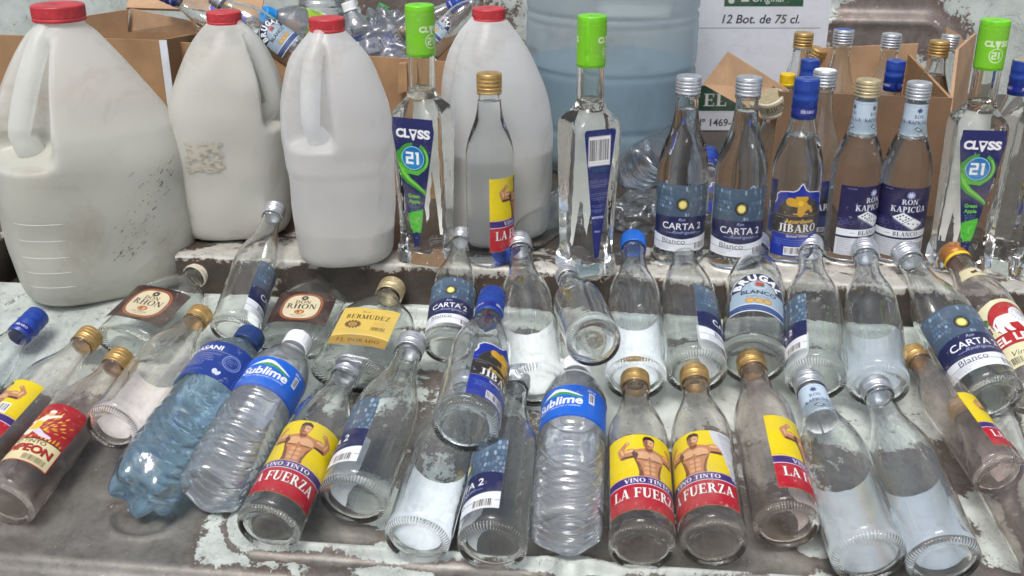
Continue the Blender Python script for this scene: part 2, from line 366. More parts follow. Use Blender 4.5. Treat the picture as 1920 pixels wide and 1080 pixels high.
def arc_poly(cx, cy, rx, ry, a0, a1, wx, wy, n=14):
    t = np.radians(np.linspace(a0, a1, n))
    o = [(cx + rx*math.cos(a), cy + ry*math.sin(a)) for a in t]; i = [(cx + (rx-wx)*math.cos(a), cy + (ry-wy)*math.sin(a)) for a in t]
    return o + i[::-1]
def serif_glyph(ch):
    T, t, s, e = .19, .075, .055, .10
    def st(x, y0=0, y1=1, w=T): return rect_poly(x - w/2, y0, x + w/2, y1)
    def sf(x, y, w=T): return rect_poly(x - w/2 - e, y - (s if y > .5 else 0), x + w/2 + e, y + (0 if y > .5 else s))
    def h(x0, x1, y, w=t): return rect_poly(x0, y - w/2, x1, y + w/2)
    stem = [st(.2), sf(.2, 0), sf(.2, 1)]
    acc = ch in 'ÍÚÓÉ'; ch = {'Í': 'I', 'Ú': 'U', 'Ó': 'O', 'É': 'E'}.get(ch, ch)
    g = {
     'A': ([seg_poly(.12,0,.40,1,t), seg_poly(.68,0,.40,1,T), h(.2,.6,.32), sf(.12,0,t), sf(.68,0)], .82),
     'B': (stem + [arc_poly(.34,.75,.28,.25,-90,90,T,t), arc_poly(.34,.26,.33,.26,-90,90,T,t), h(.2,.34,1-t/2), h(.2,.34,.5), h(.2,.34,t/2)], .74),
     'C': ([arc_poly(.43,.5,.41,.5,48,312,T,t,24), rect_poly(.68,.68,.74,.98)], .82),
     'D': (stem + [arc_poly(.34,.5,.42,.5,-90,90,T,t,20), h(.2,.34,1-t/2), h(.2,.34,t/2)], .84),
     'E': (stem + [h(.2,.66,1-t/2), h(.2,.55,.5), h(.2,.70,t/2), rect_poly(.60,.74,.66,1), rect_poly(.64,0,.70,.26), rect_poly(.50,.38,.55,.62)], .76),
     'F': (stem + [h(.2,.66,1-t/2), h(.2,.55,.5), rect_poly(.60,.74,.66,1), rect_poly(.50,.38,.55,.62)], .70),
     'G': ([arc_poly(.43,.5,.41,.5,48,350,T,t,24), rect_poly(.60,.05,.78,.45), h(.5,.84,.45)], .88),
     'H': (stem + [st(.68), sf(.68,0), sf(.68,1), h(.2,.68,.5)], .90),
     'I': (stem, .40),
     'J': ([st(.36,.2,1), sf(.36,1), arc_poly(.24,.18,.215,.2,-150,0,T,t)], .54),
     'K': (stem + [seg_poly(.26,.40,.66,1,t*1.2), seg_poly(.70,0,.40,.58,T), sf(.64,1,t), sf(.70,0)], .84),
     'L': (stem + [h(.2,.68,t/2), rect_poly(.62,0,.68,.3)], .72),
     'M': ([st(.14,0,1,t), sf(.14,0,t), sf(.10,1,t), seg_poly(.47,0,.16,1,T), seg_poly(.47,0,.80,1,t), st(.84), sf(.84,0), sf(.84,1)], 1.04),
     'N': ([st(.16,0,1,t), sf(.16,0,t), sf(.14,1,t), seg_poly(.70,0,.20,1,T), st(.72,0,1,t), sf(.72,1,t)], .90),
     'O': ([arc_poly(.44,.5,.42,.51,0,180,T,t,20), arc_poly(.44,.5,.42,.51,180,360,T,t,20)], .88),
     'P': (stem + [arc_poly(.34,.73,.31,.27,-90,90,T,t), h(.2,.34,1-t/2), h(.2,.34,.48)], .70),
     'R': (stem + [arc_poly(.34,.74,.30,.26,-90,90,T,t), h(.2,.34,1-t/2), h(.2,.34,.5), seg_poly(.72,0,.42,.5,T), sf(.74,0,t)], .84),
     'S': ([arc_poly(.34,.74,.28,.26,20,270,T*.8,t*1.3), arc_poly(.34,.27,.30,.27,-160,90,T*.8,t*1.3)], .68),
     'T': ([st(.38), sf(.38,0), h(.04,.72,1-t/2), rect_poly(.04,.74,.10,1), rect_poly(.66,.74,.72,1)], .76),
     'U': ([st(.2,.3,1), sf(.2,1), st(.68,.3,1,t), sf(.68,1,t), arc_poly(.41,.3,.305,.31,180,360,T*.9,t)], .86),
     'V': ([seg_poly(.40,0,.12,1,T), seg_poly(.42,0,.70,1,t), sf(.12,1), sf(.70,1,t)], .80),
     'Z': ([seg_poly(.14,.03,.56,.97,T), h(.08,.64,1-t/2), h(.06,.66,t/2), rect_poly(.08,.74,.14,1), rect_poly(.60,0,.66,.28)], .72),
     '2': ([arc_poly(.34,.72,.28,.28,-40,180,T*.7,t*1.2), seg_poly(.10,.03,.50,.60,T*.8), h(.06,.64,t*.8)], .70),
    }.get(ch)
    if g is None: return ([], .36)
    p, w = list(g[0]), g[1]
    if acc: p.append([(w/2 - .04, 1.06), (w/2 + .05, 1.06), (w/2 + .16, 1.26), (w/2 + .02, 1.26)])
    return p, w
def serif_tris(s):
    x = 0; out = []
    for ch in s:
        p, w = serif_glyph(ch)
        out += [np.array(q) + [x, 0] for q in p]; x += w + .03
    return out, x - .03, 1.0

class Art:
    """a flat printed design, millimetres, origin bottom centre"""
    def __init__(s, w, h, bg, px=0.42, ss=3):
        s.w, s.h, s.px = w, h, px
        s.nx, s.ny = int(round(w / px)) + 1, int(round(h / px)) + 1
        s.ss = ss; s.q = px / ss
        s.img = np.zeros((s.ny * ss, s.nx * ss, 3)); s.a = np.ones(s.img.shape[:2])
        s.X = (np.arange(s.nx * ss) + .5) * s.q - s.nx * px / 2; s.Y = (np.arange(s.ny * ss) + .5) * s.q - px / 2
        s.img[:] = hexl(bg)
    def mask(s, pts):
        pts = np.asarray(pts, float); lo = pts.min(0); hi = pts.max(0)
        i0, i1 = np.searchsorted(s.X, [lo[0], hi[0]]); j0, j1 = np.searchsorted(s.Y, [lo[1], hi[1]])
        if i1 <= i0 or j1 <= j0: return None
        x = s.X[i0:i1][None, :]; y = s.Y[j0:j1][:, None]; ins = np.zeros((j1 - j0, i1 - i0), bool)
        P = pts; Q = np.roll(pts, -1, 0)
        for (x0, y0), (x1, y1) in zip(P, Q):
            if y0 == y1: continue
            ins ^= ((y0 > y) != (y1 > y)) & (x < (x1 - x0) * (y - y0) / (y1 - y0) + x0)
        return (slice(j0, j1), slice(i0, i1)), ins
    def poly(s, pts, c, alpha=1.0):
        r = s.mask(pts)
        if r is None: return s
        sl, ins = r; c = np.array(hexl(c)); v = s.img[sl]; v[ins] = v[ins] * (1 - alpha) + c * alpha; return s
    def cut(s, pts):
        r = s.mask(pts)
        if r: v = s.a[r[0]]; v[r[1]] = 0
        return s
    def keep(s, pts):
        r = s.mask(pts); b = np.zeros_like(s.a); b[r[0]][r[1]] = 1; s.a *= b; return s
    def rect(s, x0, y0, x1, y1, c, alpha=1.0): return s.poly(rect_poly(x0, y0, x1, y1), c, alpha)
    def ell(s, cx, cy, rx, ry, c, rot=0, alpha=1.0, n=40):
        t = np.linspace(0, 2*np.pi, n, endpoint=False); x = rx*np.cos(t); y = ry*np.sin(t); k, q = math.cos(R(rot)), math.sin(R(rot))
        return s.poly(np.stack([cx + x*k - y*q, cy + x*q + y*k], 1), c, alpha)
    def ring(s, cx, cy, rx, ry, w, c, a0=0, a1=360, n=48):
        return s.poly(arc_poly(cx, cy, rx, ry, a0, a1, w, w, n), c)
    def limb(s, pts, rad, c, n=10):
        for (p, q, r0, r1) in zip(pts[:-1], pts[1:], rad[:-1], rad[1:]):
            p = np.array(p, float); q = np.array(q, float); d = q - p; L = np.linalg.norm(d) + 1e-6; nrm = np.array([-d[1], d[0]]) / L
            s.poly([p + nrm*r0, q + nrm*r1, q - nrm*r1, p - nrm*r0], c)
        for p, r in zip(pts, rad): s.ell(p[0], p[1], r, r, c, n=20)
        return s
    def text(s, txt, cx, cy, h, c, font='sans', bold=0.0, sx=1.0, shear=0.0, arc=0.0, rot=0, width=None, taper=0.0):
        """cap height h, centred on (cx, cy); arc bends the line (mm of rise at the middle)"""
        polys, wd, cap = serif_tris(txt) if font == 'serif' else font_tris(txt, bold, shear)
        k = h / cap
        if width: sx = width / (wd * k)
        W = wd * k * sx; k2, q2 = math.cos(R(rot)), math.sin(R(rot))
        for p in polys:
            x = p[:, 0] * k * sx - W / 2; y = p[:, 1] * k - h / 2
            u = x / (W / 2 + 1e-6)
            if shear and font == 'serif': x = x + y * shear
            y = y * (1 - taper * u * u) + arc * (1 - u * u) - (arc if arc < 0 else 0)
            s.poly(np.stack([cx + x*k2 - y*q2, cy + x*q2 + y*k2], 1), c)
        return s
    def fine(s, x0, y0, x1, y1, n, c, seed=1, h=0.5, align='left'):
        """small print: rows of word-like dashes"""
        rg = random.Random(seed)
        for i in range(n):
            y = y1 - (i + .5) * (y1 - y0) / n; L = (x1 - x0) * (rg.uniform(.6, 1) if i else 1)
            x = x0 if align == 'left' else (x0 + x1) / 2 - L / 2
            e = x + L
            while x < e:
                w = rg.uniform(1.0, 3.6); 
                k = x
                while k < min(x + w, e):
                    s.rect(k, y - h*rg.uniform(.5, .9), k + .42, y + h*rg.uniform(.4, .9), c); k += .72
                x += w + .9
        return s
    def barcode(s, x0, y0, x1, y1, seed=3, bg='#f4f4f4', dark='#222230'):
        rg = random.Random(seed); s.rect(x0, y0, x1, y1, bg); x = x0 + .9; m = (y1 - y0) * .1
        while x < x1 - 1.2:
            w = rg.choice((.35, .45, .8, 1.1)); s.rect(x, y0 + m*1.6, min(x + w, x1 - .6), y1 - m, dark); x += w + rg.choice((.4, .5, .8))
        s.fine(x0 + 1, y0, x1 - 1, y0 + m*1.6, 1, dark, seed, .35); return s
    def wear(s, n, seed=1, c='#cfcac0', size=1.2):
        rg = random.Random(seed)
        for _ in range(n):
            x = rg.uniform(-s.w/2, s.w/2); y = rg.uniform(0, s.h); a = rg.uniform(0, 180)
            s.ell(x, y, rg.uniform(.2, size), rg.uniform(.1, .35), c, a, .6, 10)
        return s
    def tear(s, edge, depth, seed=1):
        """ragged right or left edge"""
        rg = random.Random(seed); pts = []; y = -1; sg = 1 if edge == 'right' else -1; X = sg * s.w / 2
        while y < s.h + 2: pts.append((X - sg * rg.uniform(0, 1) * depth, y)); y += rg.uniform(.8, 3)
        return s.cut(pts + [(X + sg * 3, s.h + 3), (X + sg * 3, -3)])
    def build(s, mb, surf, m='print'):
        ss = s.ss; A = s.a.reshape(s.ny, ss, s.nx, ss).mean((1, 3)); W = s.a[..., None]
        C = (s.img * W).reshape(s.ny, ss, s.nx, ss, 3).sum((1, 3)) / np.maximum(W.reshape(s.ny, ss, s.nx, ss, 1).sum((1, 3)), 1e-6)
        full = s.img.reshape(s.ny, ss, s.nx, ss, 3).mean((1, 3)); C = np.where(A[..., None] > 0, C, full)
        x = (np.arange(s.nx) - (s.nx - 1) / 2) * s.px; y = np.arange(s.ny) * s.px
        X, Y = np.meshgrid(x, y); P = surf(X * .001, Y * .001)
        V = np.stack([a.ravel() for a in P], 1); col = np.concatenate([C.reshape(-1, 3) * .84, np.ones((s.nx * s.ny, 1))], 1)
        i = np.arange(s.nx - 1)[None, :] + (np.arange(s.ny - 1) * s.nx)[:, None]
        ok = (A[:-1, :-1] + A[1:, :-1] + A[:-1, 1:] + A[1:, 1:] > 2)
        i = i[ok]; F = np.stack([i, i + 1, i + 1 + s.nx, i + s.nx], 1)
        used = np.unique(F); re = np.zeros(s.nx * s.ny, int); re[used] = np.arange(len(used))
        mb.add(V[used], re[F], m, True, col[used])

# ---- label designs
def cobbles(a, x0, y0, x1, y1, seed=2):
    rg = random.Random(seed); y = y1; row = 0
    while y > y0:
        hgt = rg.uniform(4.5, 7.0); x = x0 - rg.uniform(0, 3)
        while x < x1:
            w = rg.uniform(3.0, 4.6)
            f = min(1, max(0, (x - x0) / (x1 - x0)))
            if rg.random() < .12 + .85 * f:
                a.ell(x + w/2, y - hgt/2, w*.40, hgt*.42, rg.choice(('#64809a', '#9fb4c4', '#587590', '#7f98ac')), rg.uniform(-12, 12), .8, 12)
            x += w
        y -= hgt
def art_carta():
    a = Art(84, 80, '#43566b', .40)
    for k in range(16): a.rect(-42, 36 + k*2.8, 42, 40 + k*2.8, '#5d7385' if k > 10 else '#4c6076', .25)
    cobbles(a, 4, 42, 42, 79); cobbles(a, -42, 52, -16, 78, 9)
    a.rect(-42, 18.5, 42, 39.5, '#1c2250'); a.poly([(-42, 39.4)] + [(x, 39.4 + 3.2*(1-(x/42)**2)) for x in range(-42, 43, 4)], '#1c2250')
    a.ell(-1, 57, 7.6, 7.6, '#14161f')
    for k in range(18): 
        t = k*20; a.poly([(-1 + 6.6*math.cos(R(t)), 57 + 6.6*math.sin(R(t))), (-1 + 3.6*math.cos(R(t+9)), 57 + 3.6*math.sin(R(t+9))), (-1 + 3.6*math.cos(R(t-9)), 57 + 3.6*math.sin(R(t-9)))], '#f0dc6a')
    a.ell(-1, 57, 4.1, 4.1, '#f5e68a')
    a.text('Ron', -1, 39.2, 3.4, '#b9c3e6', shear=.35, sx=1.1)
    a.text('CARTA 2', 0, 31.0, 8.2, '#f2f4fa', bold=.008, width=50)
    a.text('Rodriguez', 3, 23.8, 3.8, '#aab6e0', shear=.4, width=30); a.rect(-20, 22.2, -12, 22.7, '#8e9bd0'); a.rect(18, 22.2, 25, 22.7, '#8e9bd0')
    a.rect(-42, 0, 42, 18.5, '#e9edf3'); a.poly([(-42, 18.6), (0, 15.2), (42, 18.6)], '#1c2250')
    a.rect(-42, 8.9, 42, 9.4, '#30365c')
    a.text('Blanco', -10, 12.6, 6.4, '#23284c', width=29)
    a.fine(-32, 1.5, -8, 8, 5, '#59617c', 4, .38); a.barcode(16, 1.0, 37, 11.5, 8)
    return a.wear(30, 4)
def strongman(a, k=1.0, dx=0, dy=0):
    S, D, L, K = '#bf8257', '#7c4a30', '#e2b58a', '#2b1a18'
    t = lambda *p: [(dx + x*k, dy + y*k) for x, y in p]; r = lambda *q: [v*k for v in q]
    def limb(p, w, c): a.limb(t(*p), r(*w), c)
    for sg in (-1, 1):
        limb([(sg*12, 27), (sg*22, 25.5)], [4.6, 3.4], D)
        limb([(sg*12, 28), (sg*17, 28.6), (sg*23, 27.4)], [4.4, 4.8, 3.3], S)
        limb([(sg*23, 27.2), (sg*24.5, 33), (sg*20, 38.5)], [3.0, 3.1, 2.0], S)
        limb([(sg*22.4, 28.5), (sg*23.8, 33.5)], [.9, .9], L); limb([(sg*14.5, 30.6), (sg*19.5, 30.6)], [1.2, 1.3], L)
        a.ell(dx + sg*18.7*k, dy + 39.6*k, 2.6*k, 2.3*k, S); a.ell(dx + sg*18.2*k, dy + 40*k, 1.2*k, 1.0*k, L)
        limb([(sg*22.6, 24.6), (sg*13, 23.6)], [.8, 1.0], K)
    a.poly(t((-15, 29), (-11, 32), (-4, 33.5), (4, 33.5), (11, 32), (15, 29), (13, 22), (10.5, 14), (9, 6), (9.5, 0), (-9.5, 0), (-9, 6), (-10.5, 14), (-13, 22)), S)
    a.poly(t((-13, 22), (-10.5, 14), (-9, 6), (-9.5, 0), (-5, 0), (-6, 8), (-8, 16)), D); a.poly(t((13, 22), (10.5, 14), (9, 6), (9.5, 0), (6.5, 0), (6.8, 8), (9, 16)), D)
    for sg in (-1, 1):
        a.ell(dx + sg*6*k, dy + 25*k, 6.2*k, 4.6*k, L, sg*-12, .75); a.ell(dx + sg*6.4*k, dy + 20.6*k, 5.6*k, .8*k, D, sg*8)
        for j in range(3): a.ell(dx + sg*2.6*k, dy + (15.5 - j*5)*k, 2.2*k, 1.9*k, L, 0, .6)
    a.poly(t((-.3, 24), (.3, 24), (.25, 3), (-.25, 3)), '#96603f')
    a.poly(t((-15, 29), (-12, 31), (-9, 26), (-11, 20), (-9, 10), (-8, 0), (-9.5, 0), (-9, 6), (-10.5, 14), (-13, 22)), '#5c3626')
    limb([(0, 33), (0, 36)], [3.4, 3.2], D)
    a.ell(dx, dy + 40*k, 4.9*k, 6.3*k, S); a.ell(dx - 2.6*k, dy + 39*k, 2.4*k, 5.0*k, D, 0, .7); a.ell(dx + 1.4*k, dy + 40.4*k, 2.6*k, 4.2*k, L, 0, .7)
    a.poly(t((-5.1, 40), (-5.2, 45), (-3, 47.6), (2, 48), (5.2, 45.4), (5.1, 40.5), (4.3, 43.4), (1, 44.2), (-3, 43.6), (-4.3, 42)), K)
    a.ell(dx - 1.9*k, dy + 40.6*k, .9*k, .5*k, K); a.ell(dx + 1.9*k, dy + 40.6*k, .9*k, .5*k, K); a.ell(dx, dy + 36.4*k, 1.8*k, .6*k, '#8a3d30')
def art_fuerza(torn=None, seed=1):
    a = Art(80, 90, '#e8cf0a', .42)
    for k in range(6): a.rect(-40, 36 + k*2, 40, 38 + k*2, '#d9b80a', .12)
    strongman(a, 1.06, 1, 37); 
    a.rect(-40, 29.5, 40, 38.2, '#3f2a72'); a.rect(-40, 29.0, 40, 30.0, '#d8cfe4'); a.rect(-40, 37.9, 40, 38.5, '#c9a7c0')
    a.text('VINO TINTO', 0, 33.9, 4.6, '#f4f1f6', 'serif', width=44)
    a.rect(-40, 0, 40, 29.2, '#b5152a'); a.rect(-40, 0, 40, 5, '#9d1024', .5)
    a.text('LA FUERZA', .6, 19.0, 11.0, '#5c0712', 'serif', width=66)
    a.text('LA FUERZA', 0, 19.5, 11.0, '#f6f3f0', 'serif', width=66)
    a.fine(-38, 39, -28, 41, 1, '#6d5a10', 3, .4); a.fine(28, 39, 38, 41, 1, '#6d5a10', 5, .4)
    if torn == 'right':
        a.poly([(16, 90), (19, 76), (26, 66), (30, 50), (34, 36), (40, 30), (40, 90)], '#cfd0d4'); 
        rg = random.Random(5)
        for _ in range(70): y = rg.uniform(34, 88); a.rect(24 + (88-y)*.18, y, 40, y + .4, '#a9acb4')
        a.tear('right', 3.2, 3)
    return a.wear(45, seed, '#e9e4d8')
def art_fuerza_old():
    a = art_fuerza(seed=8); a.barcode(14, 40, 26, 54, 3); return a
def art_campeon():
    a = Art(78, 80, '#a81a24', .42)
    rg = random.Random(4)
    for k in range(26):
        t = 10 + k * 6.4; r0 = rg.uniform(10, 24); c = rg.choice(('#e0a818', '#d9781c', '#f0d050', '#7a1016'))
        for q in range(3): a.ell(2 + (r0 + q*8)*math.cos(R(t)), 40 + (r0*.6 + q*8)*math.sin(R(t)), 2.4, .6, c, t)
    for x in range(-34, 36, 4): a.ell(x, 33 + rg.uniform(-2, 3), .9, 3.2, rg.choice(('#e0a818', '#d9781c', '#f0d050')), rg.uniform(-20, 20))
    a.limb([(-6, 40), (-2, 52), (4, 60)], [5, 6, 3.5], '#f2ead8'); a.limb([(-4, 46), (-16, 40), (-22, 36)], [3, 2.4, 1.6], '#f2ead8')
    a.limb([(2, 42), (12, 36), (20, 35)], [3.4, 2.6, 1.6], '#d9d2e4'); a.limb([(0, 52), (-12, 56)], [2.6, 1.4], '#f2ead8'); a.limb([(4, 58), (16, 64)], [2.4, 1.3], '#f2ead8')
    a.poly([(-7, 42), (3, 42), (5, 54), (-5, 55)], '#ecc81a'); a.ell(6, 65, 3.6, 3.8, '#e2b58a'); a.ell(6, 68, 3.8, 2.0, '#f2ead8')
    a.poly([(-39, 0)] + [(-39, 30), (-20, 31), (0, 31), (20, 31), (39, 30), (39, 0)], '#e4d9a8')
    a.rect(-39, 29.5, 39, 31.2, '#5e0f14')
    a.text('VINO TINTO', 0, 26.8, 4.6, '#3a2018', bold=.02, width=44)
    a.text('CAMPEON', .7, 18.0, 9.2, '#3a0d10', bold=.045, width=66); a.text('CAMPEON', 0, 18.5, 9.2, '#b01c22', bold=.035, width=66)
    a.barcode(8, 2.5, 34, 11, 6, '#e4d9a8', '#4c3a28'); a.fine(-34, 3, -4, 10, 3, '#6c5636', 9, .4)
    for w, c in ((0, '#9c1a20'),):
        a.rect(-39, 0, 39, 1.4, c); a.rect(-39, 0, -37.6, 30, c); a.rect(37.6, 0, 39, 30, c)
    return a.wear(60, 3)
def art_rhon():
    a = Art(74, 62, '#35211f', .38)
    rg = random.Random(2)
    for _ in range(160): a.ell(rg.uniform(-37, 37), rg.uniform(0, 62), rg.uniform(.5, 3), .3, rg.choice(('#43302c', '#2a1918')), rg.uniform(0, 180), .5, 8)
    pts = lambda k: [(26*k*abs(math.cos(t))**.72*math.copysign(1, math.cos(t)), 31 + 27*k*abs(math.sin(t))**.72*math.copysign(1, math.sin(t))) for t in np.linspace(0, 2*np.pi, 60, endpoint=False)]
    a.poly(pts(1.0), '#7c3f20'); a.poly(pts(.96), '#a65d33'); a.poly(pts(.90), '#5e2a18'); a.poly(pts(.86), '#d8cdac')
    for k in range(11): t = R(k*33); a.ell(3.0*math.cos(t), 48.5 + 3.0*math.sin(t), 2.0, .9, '#2a1c18', k*33)
    a.ell(0, 48.5, 1.4, 1.4, '#d8cdac')
    a.text('DON', 0, 40.5, 6.2, '#2a1a17', 'serif', width=20); a.text('RHON', 0, 31.5, 9.6, '#2a1a17', 'serif', width=38, arc=-1.0)
    a.ell(0, 20.5, 6.2, 4.4, '#8c4a20'); a.ell(0, 20.5, 5.0, 3.4, '#c9884a'); a.ell(-1.4, 20.8, 1.6, 2.0, '#8c3a1c'); a.ell(1.6, 20.2, 1.6, 2.0, '#e0b070')
    a.text('RON DORADO', 0, 14.2, 2.0, '#3a2a22', bold=.02, width=19); a.text('CIDRA', 0, 11.0, 2.0, '#7a6a58', width=14)
    return a
def art_bermudez():
    a = Art(62, 62, '#d9bb5a', .38)
    a.rect(-31, 0, 31, 13, '#a8873c'); a.poly([(-31, 13), (-10, 16), (10, 16), (31, 13)], '#a8873c'); a.poly([(-31, 14.2), (-10, 17.2), (10, 17.2), (31, 14.2), (31, 14.9), (10, 18), (-10, 18), (-31, 14.9)], '#e8d596')
    a.text('Ron', -4, 55.5, 4.2, '#8c6a24', shear=.35); a.text('BERMUDEZ', 0, 47, 7.2, '#3c2c1c', 'serif', width=48)
    for k in range(14): t = R(k*25.7); a.ell(-13 + 7*math.cos(t), 33.5 + 5*math.sin(t), 2.2, 1.2, '#5c3a1a', k*25.7)
    a.ell(-13, 33.5, 6.0, 4.8, '#7a4c20'); a.ell(-13, 33.5, 4.4, 3.5, '#c49a4c'); a.ring(-13, 33.5, 2.6, 2.2, .9, '#5c3a1a')
    a.fine(9, 33, 24, 40, 4, '#b46a3c', 3, .5); a.barcode(7, 25, 24, 32, 4, '#d9bb5a', '#3a2a18')
    a.fine(-26, 21, 26, 26, 2, '#8c6f34', 7, .3); a.text('EL DORADO', 0, 7.6, 5.2, '#4a3818', 'serif', width=46); a.text('Ron Dorado Superior', 0, 2.8, 1.9, '#5c4620', shear=.3, width=34)
    a.fine(-28, 58, -16, 60, 1, '#9c8040', 2, .4); a.fine(14, 58, 28, 60, 1, '#9c8040', 6, .4)
    return a
def art_sublime():
    a = Art(120, 44, '#1766d6', .42)
    a.rect(-60, 0, 60, 3, '#0a48ac', .6)
    a.poly([(-22, 31), (-10, 36.5), (-3, 40), (4, 39), (14, 34), (26, 29), (20, 29.5), (10, 33), (2, 35.5), (-8, 34)], '#f0f4f8')
    a.poly([(-16, 31.5), (-2, 35.4), (8, 34), (18, 30), (27, 23), (18, 27), (6, 31), (-6, 31.6)], '#3aa04c')
    a.text('Sublime', 0, 23.5, 11.0, '#f4f6fa', bold=.028, width=50, shear=.1)
    a.text('PARA TU BIENESTAR Y CALIDAD', 2, 15.0, 1.9, '#c4d6f4', bold=.02, width=42)
    a.fine(-20, 3, 18, 12.5, 5, '#3c84dc', 4, .55); a.rect(31, 22, 37, 36, '#eef2f8'); a.barcode(31, 22, 37, 36, 6)
    a.text('500 ml', 34, 39.5, 2.4, '#e6eefa', bold=.03); a.fine(26, 4, 48, 18, 6, '#2e74d0', 8, .5); a.fine(-56, 4, -30, 36, 12, '#2e74d0', 9, .5)
    a.text('Agua', -27, 12, 3.4, '#d0def4', shear=.4, bold=.02)
    return a
def art_dasani():
    a = Art(120, 50, '#1e3c8c', .42)
    a.text('DASANI', -12, 41, 6.2, '#eef1fa', bold=.03, width=36); a.rect(-36, 35.6, 18, 36.1, '#9db0e0')
    a.fine(-34, 14, 8, 33, 6, '#b4c2ea', 3, .55); a.ring(22, 27, 9.5, 9.5, .8, '#93a6dc'); a.ring(22, 27, 7.4, 7.4, .5, '#93a6dc'); a.fine(17, 23, 27, 31, 3, '#93a6dc', 5, .5)
    a.ell(12, 9, 2.6, 3.6, '#d4dcf2', 20); a.ell(16, 8, 1.8, 3.4, '#d4dcf2', -25); a.fine(-34, 4, 0, 9, 2, '#93a6dc', 8, .5)
    a.fine(34, 3, 56, 44, 12, '#8a9cd4', 9, .5)
    return a
def class_outline(w_top, w_bot, h): return [(-w_bot/2, 0), (w_bot/2, 0), (w_top/2, h - 22), (w_top/2 + 1.2, h - 14), (w_top/2, h - 6), (w_top/2, h), (-w_top/2, h), (-w_top/2, h - 6), (-w_top/2 - 1.2, h - 14), (-w_top/2, h - 22)]
def clvss(a, cx, cy, h, c, width):
    w = width
    a.text('CL', cx - w*.30, cy, h, c, bold=.05, width=w*.40)
    x = cx + w*.005; k = w*.125
    a.poly([(x - k, cy + h/2), (x + k, cy + h/2), (x + k*.16, cy - h*.82), (x - k*.16, cy - h*.82)], c)
    a.text('SS', cx + w*.315, cy, h, c, bold=.05, width=w*.37)
    return x, k
def art_class():
    a = Art(52, 150, '#1b2158', .42); H = 150
    for k in range(20): a.rect(-26, H - 40 + k*2, 26, H, '#2b2f6c', .06)
    a.keep(class_outline(48, 6, H))
    x, k = clvss(a, 0, H - 17, 9.5, '#f4f5f8', 41)
    a.poly([(x - k*.5, H - 13.9), (x + k*.5, H - 13.9), (x + k*.28, H - 17.4), (x - k*.28, H - 17.4)], '#1b2158')
    sw = [(-17, H - 40, 3.4), (-18, H - 52, 4.2), (-14, H - 63, 4.4), (-7, H - 71, 4.0), (2, H - 77, 3.2), (10, H - 83, 2.2), (13, H - 87, 1.2)]
    a.limb([(p[0], p[1]) for p in sw], [p[2] for p in sw], '#3c9a2c'); a.limb([(p[0] + 1, p[1] + .6) for p in sw], [p[2]*.45 for p in sw], '#7ccc4a')
    a.ring(-.5, H - 45, 18.5, 18.5, 4.0, '#46a834', -120, 60); a.ring(-.5, H - 45, 17.4, 17.4, 1.2, '#8fd85c', -100, 40)
    a.ring(-1, H - 45, 18.0, 17.5, 3.6, '#3c9a2c', 90, 260); a.limb([(-16, H - 52), (-8, H - 61), (4, H - 62), (12, H - 56)], [1.0, 2.2, 2.6, 1.2], '#57b53c')
    a.ell(-1, H - 45, 13.6, 13.6, '#8fd4ee'); a.ell(-1, H - 45, 12.6, 12.6, '#1173b4'); a.ell(-1, H - 48, 10.5, 8.6, '#2b94cc', 0, .7)
    b = '#f6f8fa'; y = H - 45                                     # the squared numerals
    for (x0, y0, x1, y1) in ((-9, 4.4, 0, 7), (-2.8, -1, 0, 7), (-9, -1.3, 0, 1.3), (-9, -7, -6.2, 1.3), (-9, -7, 0, -4.4), (2.4, 4.4, 6, 7), (3.6, -7, 6.6, 7)):
        a.rect(x0 - .4, y + y0, x1 - .4, y + y1, b)
    a.text('Green', -1.5, 61, 4.6, '#6fc84a', bold=.03, width=14); a.text('Apple', -1, 54.6, 4.6, '#6fc84a', bold=.03, width=14)
    a.fine(-7, 44, 6, 50, 3, '#8fa4d8', 2, .4, 'center')
    a.poly([(-14, 36), (-9, 39), (-3, 42), (3, 44), (9, 46), (9, 40), (6, 20), (3, 14), (-3, 16), (-8, 26)], '#4fb83a')
    rg = random.Random(3)
    for _ in range(40): a.ell(rg.uniform(-8, 7), rg.uniform(17, 42), rg.uniform(1, 4), .45, rg.choice(('#2e8c26', '#86d85a', '#65c448')), rg.uniform(0, 180), .7, 8)
    a.poly([(-5, 14), (0, 18), (5, 17), (6, 0), (-6, 0)], '#1b2158'); a.text('21', 0, 11, 1.8, '#7f92d0', bold=.03)
    return a
def art_class_back():
    a = Art(40, 150, '#16246e', .42); H = 150
    a.keep([(-2.5, 0), (2.5, 0), (19, H - 3), (17, H), (-17, H), (-19, H - 3)])
    a.rect(-14, H - 41, 13, H - 7, '#aeb2bc'); a.barcode(-13.2, H - 40, 12.2, H - 8, 12)
    a.fine(-9, H - 48, 9, H - 43, 2, '#2e8c74', 3, .6, 'center')
    for k, (y, w) in enumerate(((H - 57, 11), (H - 62, 12), (H - 72, 11), (H - 77, 10), (H - 86, 8), (H - 91, 8))): a.fine(-w, y - 4, w, y, 2, '#a9b6e4', k + 5, .35, 'center')
    a.text('IMPORTED', 0, 49, 2.6, '#d4dcf4', bold=.03, width=14); a.fine(-4, 53, 4, 58, 2, '#a9b6e4', 20, .35, 'center'); a.text('750 ml', 0, 32, 2.4, '#c4ccec', bold=.02, width=7)
    return a
